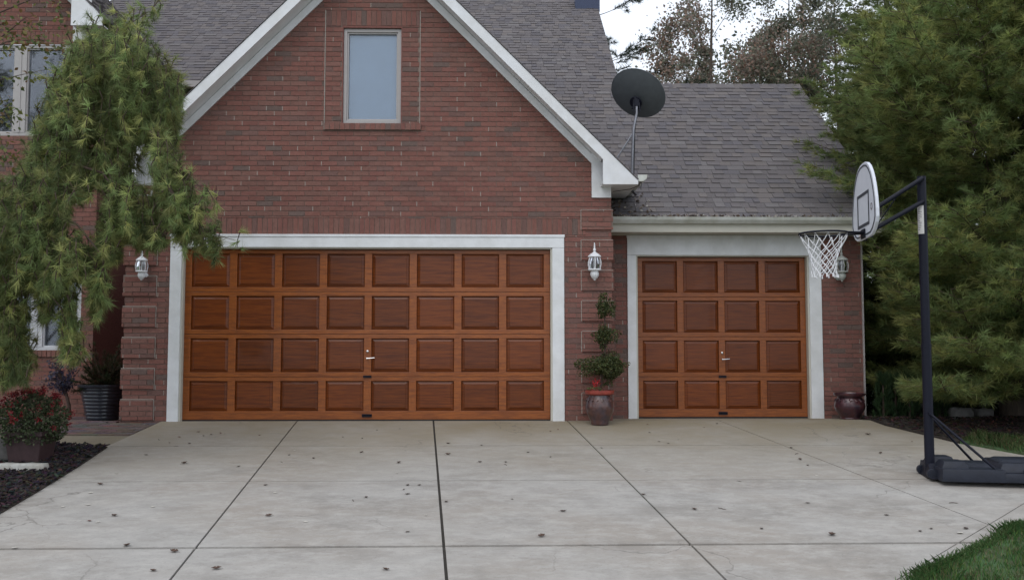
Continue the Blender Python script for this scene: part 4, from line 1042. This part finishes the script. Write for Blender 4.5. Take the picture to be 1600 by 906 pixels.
for k in range(90):
    t = k/89; c = sp0.lerp(sp1, t); a = t*2*math.pi*13; pts.append(c+aB*.022*math.cos(a)+Zv*.015*math.sin(a)-nB*.015*math.sin(a))
mb.tube(pts, .004, 5); mb.build('spring', 'black_metal', hoop)
mb = MB(); zs0, zs1 = P(1440,366,PY).z, P(1440,322,PY).z
ring = [Vector((PX,PY,0))+Vector((math.cos(t), math.sin(t), 0))*.0425 for t in [R(d) for d in range(165, 262, 8)]]
for k in range(len(ring)-1): mb.extrude([ring[k]+Zv*zs0, ring[k+1]+Zv*zs0, ring[k+1]+Zv*zs1, ring[k]+Zv*zs1], (ring[k]-Vector((PX,PY,0))).normalized()*.0015)
st = mb.build('sticker', 'sticker', hoop)
mb = MB(); rn = random.Random(5)
for q in range(13):
    z = zs1-.03-q*(zs1-zs0-.05)/13
    i0 = 2+rn.choice((0,0,1)); i1 = 9-rn.choice((0,1,2,3))
    for k in range(i0, i1): 
        nn = (ring[k]-Vector((PX,PY,0))).normalized()*.0022; mb.extrude([ring[k]+nn+Zv*z, ring[k+1]+nn+Zv*z, ring[k+1]+nn+Zv*(z+.006), ring[k]+nn+Zv*(z+.006)], nn*.1)
mb.build('sticker_print', 'sticker_ink', st)

# ---------------------------------------------------------------- satellite dish
dY = .45; dc = P(997,146,dY)
foot = P(987,252,dY+.1); foot = Vector((P(986,262,dY).x, dY, 0)); foot.z = zt(foot.x)+.01
dish = thing('satellite_dish', 'dark grey satellite dish on a bent mast at the edge of the gable roof', 'satellite dish', foot)
nd = Vector((.50,.68,.72)).normalized(); ru = Vector((1,-.1,-.34)); ru = (ru-nd*ru.dot(nd)).normalized(); rv = nd.cross(ru)
mb = MB(); K, M_ = 9, 40
for side in (0, 1):
    idx = []
    for k in range(K+1):
        r = k/K
        for j in range(M_):
            a = 2*math.pi*j/M_; p = dc+ru*(.395*r*math.cos(a))+rv*(.365*r*math.sin(a))+nd*(.075*r*r-.075-side*.006); mb.v.append(tuple(p)); mb.t.append((1,1,1))
    o_ = side*(K+1)*M_
    for k in range(K):
        for j in range(M_): mb.f.append((o_+k*M_+j, o_+k*M_+(j+1)%M_, o_+(k+1)*M_+(j+1)%M_, o_+(k+1)*M_+j)); mb.m.append(0)
mb.tube([dc+ru*.395*math.cos(a)+rv*.365*math.sin(a) for a in [2*math.pi*j/M_ for j in range(M_)]], .009, 6, closed=True)
mb.build('reflector', 'dish_grey', dish, smooth=True)
bk = P(992,172,dY-.08)
hub = dc-nd*.085-Zv*.12
mb = MB()
for s_ in (-.04,.04): sqtube(mb, hub+Vector((s_,-.005,.09)), hub+Vector((s_,-.06,-.13)), .006, .03, Vector((1,0,0)), Vector((0,1,0)))
mb.tube([hub+Vector((-.07,-.04,-.06)), hub+Vector((.06,-.04,-.06))], .016, 8); mb.box(tuple(hub+Vector((-.035,-.07,-.04))), tuple(hub+Vector((.035,-.01,.08))))
mb.lathe([(0,0),(.09,0),(.09,.02),(0,.03)], (0,0,0), 18); nq = 18*4
mb.v[-nq:] = [tuple(dc-nd*.082-Zv*.09+ru*x+rv*y-nd*z) for x, y, z in mb.v[-nq:]]
mb.build('mount_bracket', 'black_metal', dish, bevel=.003)
mtop = hub+Vector((0,-.045,-.02)); mbend = Vector((P(988,208,dY).x, mtop.y, P(988,208,dY).z))
mb = MB(); mb.tube([mtop, Vector((mtop.x,mtop.y,mtop.z-.12)), mbend+Vector((.004,0,.03)), mbend-Zv*.03, Vector((foot.x+.0,dY,foot.z+.02))], .021, 12); mb.build('mast', 'galvanised', dish, smooth=True)
sf = Vector((P(953,233,dY).x, dY+.05, 0)); sf.z = zt(sf.x)+.015
for s_ in (-.02, .25):
    mb = MB(); q = Vector((sf.x, sf.y+s_, sf.z)); mb.tube([mbend+Vector((0,0,-.02)), q], .0125, 8); mb.build('brace', 'galvanised', dish, smooth=True)
mb = MB(); mb.extrude([foot+Vector((-.07,-.07,.07+.0)), foot+Vector((.07,-.07,-.07)), foot+Vector((.07,.07,-.07)), foot+Vector((-.07,.07,.07))], (0,0,.006)); mb.build('foot_plate', 'galvanised', dish)
mb = MB(); mb.tube([mtop, mbend+Vector((.02,-.02,0)), foot+Vector((.03,-.03,.05)), Vector((foot.x+.02,-.325,zt(foot.x)-.02)), Vector((foot.x+.01,-.326,zt(foot.x)-.12)), Vector((foot.x-.015,-.327,zbr)), Vector((foot.x-.02,-.29,zbr-.02)), Vector((foot.x-.1,-.1,zbr-.03)), Vector((XR+.02,-.03,zbr-.05))], .005, 6); mb.build('cable', 'rubber', dish)

# ---------------------------------------------------------------- lanterns
def lantern(px, py_top, py_bot, Yw, m, label, sc=1.0):
    H = .5*sc; x = P(px,410,Yw-.12).x; zb = P(px,py_bot,Yw-.12).z; zt_ = P(px,py_top,Yw-.12).z; H = zt_-zb; k = H/.5
    o = thing('wall_lantern', label, 'lantern', (x, Yw-.12, zb), 'carriage lanterns on the brick piers'); c = Vector((x, Yw-.12, zb))
    L = lambda pr: [(r*k, z*k) for r, z in pr]
    a = MB(); a.lathe(L([(0,.5),(.006,.498),(.012,.44),(.009,.43),(.018,.415),(.02,.395),(.012,.38),(.03,.365),(.06,.345),(.085,.322),(.09,.31),(.082,.304),(0,.304)]), c, 24); a.build('roof_cap', m, o, smooth=True)
    a = MB(); a.lathe(L([(0,.148),(.086,.148),(.09,.14),(.086,.13),(.05,.126),(.05,.11),(.058,.09),(.054,.06),(.036,.03),(.016,.015),(.012,.0),(0,-.005)]), c, 24); a.build('bowl', m, o, smooth=True)
    a = MB()
    for q in range(6):
        t = math.pi*(q+.5)/3; d = Vector((math.cos(t), math.sin(t), 0))
        a.tube([c+(d*.072+Zv*.305)*k, c+(d*.09+Zv*.25)*k, c+(d*.092+Zv*.21)*k, c+(d*.078+Zv*.145)*k], .0055*k, 6)
    a.build('cage_ribs', m, o, smooth=True)
    a = MB(); a.lathe(L([(.062,.302),(.078,.25),(.08,.21),(.068,.15)]), c, 24); a.build('glass', 'glass', o, smooth=True)
    a = MB(); a.tube([c+Zv*.15*k, c+Zv*.24*k], .012*k, 10); a.lathe(L([(0,.245),(.012,.245),(.022,.265),(.014,.295),(0,.302)]), c, 12); a.build('bulb', 'sticker', o, smooth=True)
    a = MB(); yb = Yw-.025
    a.tube([c+Vector((0,0,.07*k)), c+Vector((0,.05,.05*k)), Vector((x,yb,c.z+.08*k))], .014*k, 8); n0 = len(a.v)
    a.lathe([(0,0),(.055*k,0),(.055*k,.010),(.035*k,.018),(0,.018)], (0,0,0), 20); a.v[n0:] = [(x+p, Yw-.026-r+.024, c.z+.08*k+q) for p, q, r in a.v[n0:]]
    a.build('wall_bracket', m, o, smooth=True)
lantern(929, 379, 438, 0, 'lantern_white', 'white carriage lantern on the brick pier between the two garage doors')
lantern(221.5, 388, 438, 0, 'lantern_white', 'white carriage lantern left of the wide garage door, half under pine needles')
lantern(1315, 386, 440, WY, 'lantern_old', 'grey-white carriage lantern behind the basketball net on the right wall')

# ---------------------------------------------------------------- pots and plants
def urn(px, py, Y, wpx, hpx, body, rim_m, label, name='plant_pot'):
    c = P(px, py, Y); s_ = 1400/(Y+11.9); w_ = wpx/s_/2; h = hpx/s_; g0 = Vector((c.x, Y, gz(Y)))
    o = thing(name, label, 'pot', g0)
    pr = [(0,0),(.58,0),(.62,.04),(.60,.08),(.72,.18),(.92,.38),(.97,.52),(.90,.70),(.76,.82),(.74,.86)]
    a = MB(); a.lathe([(r*w_, z*h) for r, z in pr], g0, 32)
    rr_ = random.Random(3)
    for k in range(16):
        t = 2*math.pi*k/16; a.tube([g0+Vector((math.cos(t)*w_*.80, math.sin(t)*w_*.80, h*.78)), g0+Vector((math.cos(t+.1)*w_*.93, math.sin(t+.1)*w_*.93, h*.69)), g0+Vector((math.cos(t+.2)*w_*.90, math.sin(t+.2)*w_*.90, h*.73))], .008, 5)
    a.build('body', body, o, smooth=True)
    a = MB(); a.lathe([(r*w_, z*h) for r, z in [(.74,.86),(.96,.90),(1.0,.95),(1.0,1.0),(.9,1.0),(.86,.94),(0,.93)]], g0, 32); a.build('rim', rim_m, o, smooth=True)
    return o, g0, h
uo, ug, uh = urn(937, 662, -.30, 46, 53, 'urn', 'urn_rim', 'glazed brown urn with red rim holding a topiary, between the garage doors')
urn(1328, 655, .48, 48, 41, 'urn_red', 'urn_red', 'dark red glazed urn against the brick at the right end of the wing')
# spiral topiary standing in the urn
tp = thing('spiral_topiary', 'three-tiered spiral topiary in the red-rimmed urn between the garage doors', 'plant', ug+Zv*uh*.9)
tz = ug.z+uh*.9; Y = -.30
st_ = MB(); path = [ug+Zv*uh*.85, P(941,590,Y), P(945,560,Y), P(946,520,Y), P(944,480,Y), P(945,465,Y)]; st_.tube(path, [.016,.014,.012,.01,.008,.004], 8); st_.build('stem', 'twig', tp, smooth=True)
C = []; rs = random.Random(4)
for (cx, cy, rx, ry, n) in ((946,572,37,18,5200),(950,596,9,9,120),(945,524,19,15,1500),(941,542,6,6,70),(945,481,15,16,1150),(943,463,6,6,90)):
    for _ in range(n):
        while True:
            a, b, c = rs.uniform(-1,1), rs.uniform(-1,1), rs.uniform(-1,1); q = a*a+b*b+c*c
            if q <= 1: break
        kk = (1+.25*math.sin(a*6+cy)+.2*math.sin(b*8+c*4)); p = P(cx+a*rx*kk, cy-b*ry*kk, Y+c*rx/118*.9); C.append(p)
V, cl = leaf_arrays(C, .030, [(.055,.075,.025),(.075,.095,.03),(.045,.06,.022),(.10,.10,.035)]); tri_mesh('foliage', V, cl, 'leaf', tp, nper=4)
fl = thing('red_flower', 'small red flower with pale leaves at the front of the topiary urn', 'flower', P(930,606,-.42))
C = [P(930+rs.gauss(0,4), 599+rs.gauss(0,4), -.42+rs.gauss(0,.03)) for _ in range(90)]
V, cl = leaf_arrays(C, .022, [(.45,.012,.02),(.55,.02,.03)]); tri_mesh('petals', V, cl, 'petal', fl, nper=4)
C = [P(928+rs.gauss(0,7), 606+rs.gauss(0,2), -.42+rs.gauss(0,.03)) for _ in range(70)]
V, cl = leaf_arrays(C, .024, [(.13,.17,.05),(.10,.13,.05)]); tri_mesh('leaves', V, cl, 'leaf', fl, nper=4)

# big dark pot with shrub in the entry recess
bp_ = P(160,660,.5); g0 = Vector((bp_.x, .5, -.03)); o = thing('plant_pot', 'large dark ribbed pot tucked behind the left pier of the garage', 'pot', g0)
a = MB(); hh = .48
pr = [(0,0),(.2,0),(.205,.02)]
for k in range(9): z = .03+k*.048; r = .205+.09*(z/.45); pr += [(r,z),(r+.004,z+.02),(r,z+.04)]
pr += [(.315,.455),(.325,.47),(.325,.495),(.30,.495),(.29,.44),(0,.43)]
a.lathe(pr, g0, 36); a.build('body', 'pot_dark', o, smooth=True)
sh = thing('potted_conifer', 'dark bushy conifer growing in the large ribbed pot', 'plant', g0+Zv*.43); rs = random.Random(14); C = []; A = []
sm = MB()
for k in range(90):
    az = rs.uniform(0,6.283); el = rs.uniform(-.25,1.2); L = rs.uniform(.2,.5)*(1 if el < .6 else 1.35); d = Vector((math.cos(az)*math.cos(el)*.8, math.sin(az)*math.cos(el)*.8, math.sin(el))); p0 = g0+Zv*.45
    sm.tube([p0, p0+d*L*.5+Zv*.03, p0+d*L], [.006,.004,.002], 4)
    for j in range(6): C.append(p0+d*L*(.35+.65*j/5)); A.append(d)
sm.build('stems', 'twig', sh); V, cl = needle_arrays(np.array(C), np.array(A), 22, .07, .008, .6, .05, [(.03,.045,.02),(.045,.05,.02),(.06,.035,.02)]); tri_mesh('foliage', V, cl, 'needle', sh)

# mums in a plum pot
mp_ = G(48,722); mp_.z += .012; mo = thing('plant_pot', 'square-shouldered plum brown pot in the mulch bed holding red mums', 'pot', mp_)
a = MB(); r0, r1, h = .15, .185, .30
a.hexa([mp_+Vector((-r0,-r0,0)), mp_+Vector((r0,-r0,0)), mp_+Vector((r0,r0,0)), mp_+Vector((-r0,r0,0))], [mp_+Vector((-r1,-r1,h)), mp_+Vector((r1,-r1,h)), mp_+Vector((r1,r1,h)), mp_+Vector((-r1,r1,h))]); a.build('body', 'pot_plum', mo, bevel=.012)
a = MB(); r2 = .20
for (x0,y0,x1,y1) in ((-r2,-r2,r2,-r2+.03),(-r2,r2-.03,r2,r2),(-r2,-r2+.03,-r2+.03,r2-.03),(r2-.03,-r2+.03,r2,r2-.03)): a.box((mp_.x+x0,mp_.y+y0,mp_.z+h-.03), (mp_.x+x1,mp_.y+y1,mp_.z+h+.012))
a.build('rim', 'pot_plum', mo, bevel=.004)
mu = thing('red_mums', 'bushy mound of dark red mums spilling over the plum pot', 'flowers', mp_+Zv*h); rs = random.Random(31)
C = []; F = []; sm = MB()
for _ in range(4600):
    while True:
        a_, b_, c_ = rs.uniform(-1,1), rs.uniform(-1,1), rs.uniform(-.7,1)
        q = a_*a_+b_*b_+c_*c_
        if q <= 1 and (q > .3 or rs.random() < .3): break
    p = mp_+Vector((a_*.37, b_*.33, h+.10+c_*.30)); p += Vector((math.sin(p.z*30), math.cos(p.x*25), math.sin(p.x*22)))*.02
    C.append(p)
for _ in range(130):
    az = rs.uniform(0,6.283); el = rs.uniform(-.2,1.5); d = Vector((math.cos(az)*math.cos(el)*.37, math.sin(az)*math.cos(el)*.34, math.sin(el)*.31)); F.append(mp_+Vector((0,0,h+.11))+d*rs.uniform(.95,1.1))
for k in range(40):
    f = rs.choice(F); sm.tube([mp_+Zv*h*.9, (mp_+Zv*h+f)/2+Zv*.03, f], [.004,.003,.002], 4)
sm.build('stems', 'twig', mu)
V, cl = leaf_arrays(C, .034, [(.055,.075,.03),(.075,.10,.045),(.04,.06,.025),(.12,.14,.075),(.09,.12,.06)]); tri_mesh('leaves', V, cl, 'leaf', mu, nper=4)
F = [f for f in F if rs.random() < (1 if f.x < mp_.x+.1 else .45)]
Q = np.repeat(np.array(F), 16, 0)+rng.normal(0,.014,(len(F)*16,3)); V, cl = leaf_arrays(Q, .026, [(.20,.012,.018),(.15,.01,.015),(.27,.02,.022)]); tri_mesh('blossoms', V, cl, 'petal', mu, nper=4)

# purple shrub beside the left wall
pg = Vector((P(108,660,.9).x, .9, -.05)); ps = thing('purple_shrub', 'small purple-leaved shrub on a thin dark stem under the lower left window', 'plant', pg); rs = random.Random(2)
sm = MB(); C = []
sm.tube([pg, pg+Vector((-.01,0,.2)), pg+Vector((-.06,-.02,.42)), pg+Vector((-.12,0,.5))], [.03,.026,.02,.01], 8)
for k in range(26):
    s0 = pg+Vector((-.07,-.01,rs.uniform(.35,.5))); e = s0+Vector((rs.uniform(-.32,.22), rs.uniform(-.2,.2), rs.uniform(.0,.45))); mid = (s0+e)/2+Vector((rs.uniform(-.06,.06),0,.08)); sm.tube([s0,mid,e], [.008,.006,.003], 5)
    for _ in range(34): t = rs.random(); C.append(s0.lerp(e,t)+Vector((rs.gauss(0,.03),rs.gauss(0,.03),rs.gauss(.02,.03))))
sm.build('stem', 'twig', ps, smooth=True); V, cl = leaf_arrays(C, .045, [(.07,.05,.085),(.05,.04,.075),(.08,.07,.10),(.05,.06,.10)]); tri_mesh('leaves', V, cl, 'leaf', ps, nper=4)

# stones
def stone(name, c, sx, sy, sz, m, label, seed, group=None):
    bm = bmesh.new(); bmesh.ops.create_cube(bm, size=1); bmesh.ops.subdivide_edges(bm, edges=bm.edges[:], cuts=3, use_grid_fill=True)
    rs_ = random.Random(seed)
    for v in bm.verts:
        k = 1-.16*(abs(v.co.x)+abs(v.co.y)+abs(v.co.z)-.75); v.co = Vector((v.co.x*sx*k, v.co.y*sy*k, (v.co.z*k+.5)*sz))+Vector((rs_.uniform(-1,1),rs_.uniform(-1,1),rs_.uniform(-1,1)))*.05*min(sx,sy,sz); v.co += Vector(c)
    me = bpy.data.meshes.new(name); bm.to_mesh(me); bm.free(); me.polygons.foreach_set('use_smooth', [True]*len(me.polygons))
    return props(link(me, name, m, None, c), label, 'stone', group)
for k, (px, w_, l, gr) in enumerate(((8,.22,'pale limestone edging block at the left edge of the photo','limestone'),(46,.34,'long pale edging block directly in front of the plum pot','limestone'),(-40,.34,'edging block just outside the left edge of the photo','limestone'))):
    g_ = G(px,737); stone('edging_stone', (g_.x, g_.y, gz(g_.y)+.0), w_, .12, .085, gr, l, k, 'pale stones edging the mulch bed')
g_ = G(6,722); stone('stone_block', (g_.x-.02, g_.y+.05, gz(g_.y)), .26, .25, .24, 'fieldstone', 'brownish square stone block left of the plum pot', 9)
g_ = G(1512,655)
stone('boulder', (P(1500,640,.3).x, .3, -.05), .26, .24, .20, 'fieldstone', 'low grey boulder in the shade under the pine, left one of the pair', 11, 'boulders under the pine')
stone('boulder', (P(1534,640,.5).x, .5, -.05), .22, .25, .17, 'fieldstone', 'low grey boulder in the shade under the pine, right one of the pair', 12, 'boulders under the pine')

# row of dwarf arborvitae at the wing corner
labs = ['dwarf arborvitae closest to the garage wing corner','second dwarf arborvitae from the garage wing','dwarf arborvitae hard left of the basketball pole','dwarf arborvitae seen just right of the basketball pole']
for i, px in enumerate((1381,1400,1422,1468)):
    Yv = .35+.1*(i % 2); g0 = Vector((P(px,650,Yv).x, Yv, -.05)); o = thing('arborvitae', labs[i], 'shrub', g0, 'dwarf arborvitae below the right pine'); rs = random.Random(80+i)
    C = []; A = []; sm = MB(); sm.tube([g0, g0+Zv*.5], [.02,.008], 6); sm.build('stem', 'twig', o)
    for k in range(150):
        z = rs.uniform(.02,.62); r = .11*(1-z/.8)+.02; az = rs.uniform(0,6.28); C.append(g0+Vector((math.cos(az)*r, math.sin(az)*r, z))); A.append(Vector((math.cos(az)*.3, math.sin(az)*.3, 1)))
    V, cl = needle_arrays(np.array(C), np.array(A), 16, .09, .010, .28, 0, [(.045,.085,.035),(.06,.10,.04),(.035,.07,.03)]); tri_mesh('foliage', V, cl, 'needle', o)

# ---------------------------------------------------------------- fallen leaves on the driveway
def leaf_mesh(kind, seed):
    rs_ = random.Random(seed); mbb = MB()
    if kind == 'twig':
        mbb.tube([(-.05,0,.004),(-.01,.006,.007),(.03,-.004,.005),(.055,.004,.004)], [.003,.004,.003,.002], 5); return mbb
    n = 9; L = 1.0; rows_ = []
    for k in range(n):
        t = k/(n-1); w_ = .32*math.sin(math.pi*min(1,t*1.03))**.8*(1+.25*math.sin(k*2.3+seed)); curl = .35 if kind == 'curl' else .12
        x = (t-.5); zc = .10+curl*(abs(t-.5)**1.5)*(1.1+.4*math.sin(seed))
        rows_.append([(x,-w_,zc+w_*curl*1.6), (x,-w_*.5,zc+.03), (x,0,zc-.02), (x,w_*.5,zc+.03), (x,w_,zc+w_*curl*(1.2+.5*math.cos(seed)))])
    for k in range(n-1):
        for j in range(4): mbb.poly([rows_[k][j], rows_[k+1][j], rows_[k+1][j+1], rows_[k][j+1]])
    mbb.tube([(-.5,0,.1),(-.68,.03,.05)], [.015,.012], 4)
    return mbb
mat('leaf_brown', (.085,.05,.035), rough=.8, noise=.3, nscale=20); mat('leaf_dark', (.075,.055,.045), rough=.8, noise=.3, nscale=20); mat('leaf_pale', (.55,.52,.46), rough=.8, noise=.15, nscale=20); mat('leaf_rust', (.16,.05,.035), rough=.8, noise=.3, nscale=20)
protos = {}
for kd, m, sz in (('curl','leaf_brown',.075),('curl2','leaf_dark',.07),('flat','leaf_pale',.06),('rust','leaf_rust',.06),('twig','twig',1)):
    mm_ = leaf_mesh('twig' if kd == 'twig' else ('flat' if kd == 'flat' else 'curl'), len(kd)+sum(map(ord, kd)) % 7)
    if kd != 'twig': mm_.v = [(x*sz, y*sz, z*sz*.8) for x, y, z in mm_.v]
    protos[kd] = (mm_, m)
KL = {'curl':('fallen_leaf','curled brown dead leaf lying on the concrete driveway','leaf','brown leaves on the driveway'),'curl2':('fallen_leaf','small dark dried leaf lying on the concrete driveway','leaf','dark leaves on the driveway'),
 'flat':('fallen_leaf','pale bleached leaf lying flat on the concrete driveway','leaf','pale leaves on the driveway'),'rust':('fallen_leaf','rusty red-brown leaf lying on the concrete driveway','leaf','rusty leaves on the driveway'),'twig':('twig','short dark twig lying on the concrete driveway','twig','twigs on the driveway')}
spots = dict(curl=[(288,724,1.5),(198,853,1.3),(338,889,1.2),(239,892,1),(179,806,1.2),(1300,836,1.4),(1085,796,1.1),(1568,758,1.6),(1356,679,1.4),(1376,708,1),(700,693,1),(700,710,1.2),(750,722,1),(420,806,1.1),(565,707,1),(272,862,1.2),(156,757,1.2),(880,799,1.1),(623,723,1.2),(1250,718,1.1),(1236,700,1),(603,890,1),(846,838,1.2),(1005,773,.9)],
 curl2=[(373,729,.9),(452,711,.8),(490,716,.9),(536,683,.7),(566,685,.8),(637,758,.9),(655,758,.8),(637,772,1),(631,765,.6),(572,777,.9),(697,784,.9),(752,696,.9),(790,722,.9),(825,707,.8),(860,714,.7),(1015,676,.8),(1030,690,.7),(1044,693,.7),(1262,727,.8),(1262,786,.8),(1385,805,.8),(1438,830,.8),(1455,826,.8),(1190,826,.8),(940,700,.7),(1120,662,.8),(228,711,.8),(296,693,.8),(318,681,.8),(330,679,.8),(589,672,.6),(625,670,.6),(637,831,.7),(1509,826,1),(800,780,.6),(415,758,.8)],
 flat=[(182,740,.9),(142,770,1.1),(138,789,1),(239,792,1),(354,702,.8),(430,770,1),(665,805,.8),(620,739,.8),(1421,713,1.2),(1384,722,.7),(478,815,.9),(153,816,.9),(23,856,1.1),(1500,833,1.4),(1276,743,.8),(1060,686,.8),(460,704,.8),(98,792,.9),(1094,714,.7),(1330,700,.7)],
 rust=[(310,675,1),(345,677,1),(265,692,.8),(140,814,1),(872,671,.8),(1012,663,.8),(1100,668,.8),(280,683,.8),(1460,675,.9),(1425,690,.8),(405,680,.8),(860,674,.8)],
 twig=[(248,687,.9),(790,726,.9),(552,782,1),(1128,795,1),(1245,709,1),(440,722,.7),(1155,752,.8),(1490,786,1.2),(275,697,.7)])
rs = random.Random(99)
lane_labels = 0
for kd, lst in spots.items():
    mm_, m = protos[kd]; nm, lab, cat, grp = KL[kd]; first = None
    for (px, py, s_) in lst:
        g_ = G(px, py)
        if first is None:
            first = mm_.build(nm, m, None, smooth=(kd == 'twig')); o = first
        else:
            o = first.copy(); COL.objects.link(o)
        s_ *= .72
        o.location = (g_.x, g_.y, g_.z+.001); o.rotation_euler = (R(4.7)*0+rs.uniform(-.15,.15), rs.uniform(-.1,.1), rs.uniform(0,6.28)); o.scale = (s_, s_, s_)
        props(o, lab, cat, grp)
first_big = [o for o in COL.objects if o.get('group') == 'brown leaves on the driveway']
# leaf litter lying in the wing gutter and valley
C = []; rs = random.Random(61)
for _ in range(420):
    t = rs.random()**2.2; x = XR+.08+t*3.4; C.append(Vector((x, EV-.05+rs.gauss(0,.03), gz0+.004+abs(rs.gauss(0,.012)))))
for _ in range(70):
    x = XR+.1+rs.random()*.55; Y_ = EV+.05+rs.random()*.5; C.append(Vector((x, Y_, ZE+SL*(Y_-EV)+.03)))
V, cl = leaf_arrays(C, .055, [(.10,.07,.05),(.28,.24,.2),(.16,.12,.09),(.08,.06,.05),(.45,.42,.38)]); props(tri_mesh('leaf_litter', V, cl, 'leaf', nper=4), 'dead leaves and debris lying along the wing gutter', 'leaf litter', kind='stuff')
# small hook on the left door trim
hk = thing('trim_hook', 'small dark hook screwed near the top left of the white door trim', 'hook', P(271,382,-.03)); a = MB(); c = P(271,380,-.03)
a.tube([c+Vector((0,.01,.02)), c+Vector((0,-.015,.02)), c+Vector((.012,-.02,.0)), c+Vector((0,-.018,-.018)), c+Vector((-.01,-.012,-.01))], .0045, 6); a.tube([c+Vector((.01,.01,-.055)), c+Vector((.01,-.006,-.055))], .008, 8); a.build('hook', 'rubber', hk)
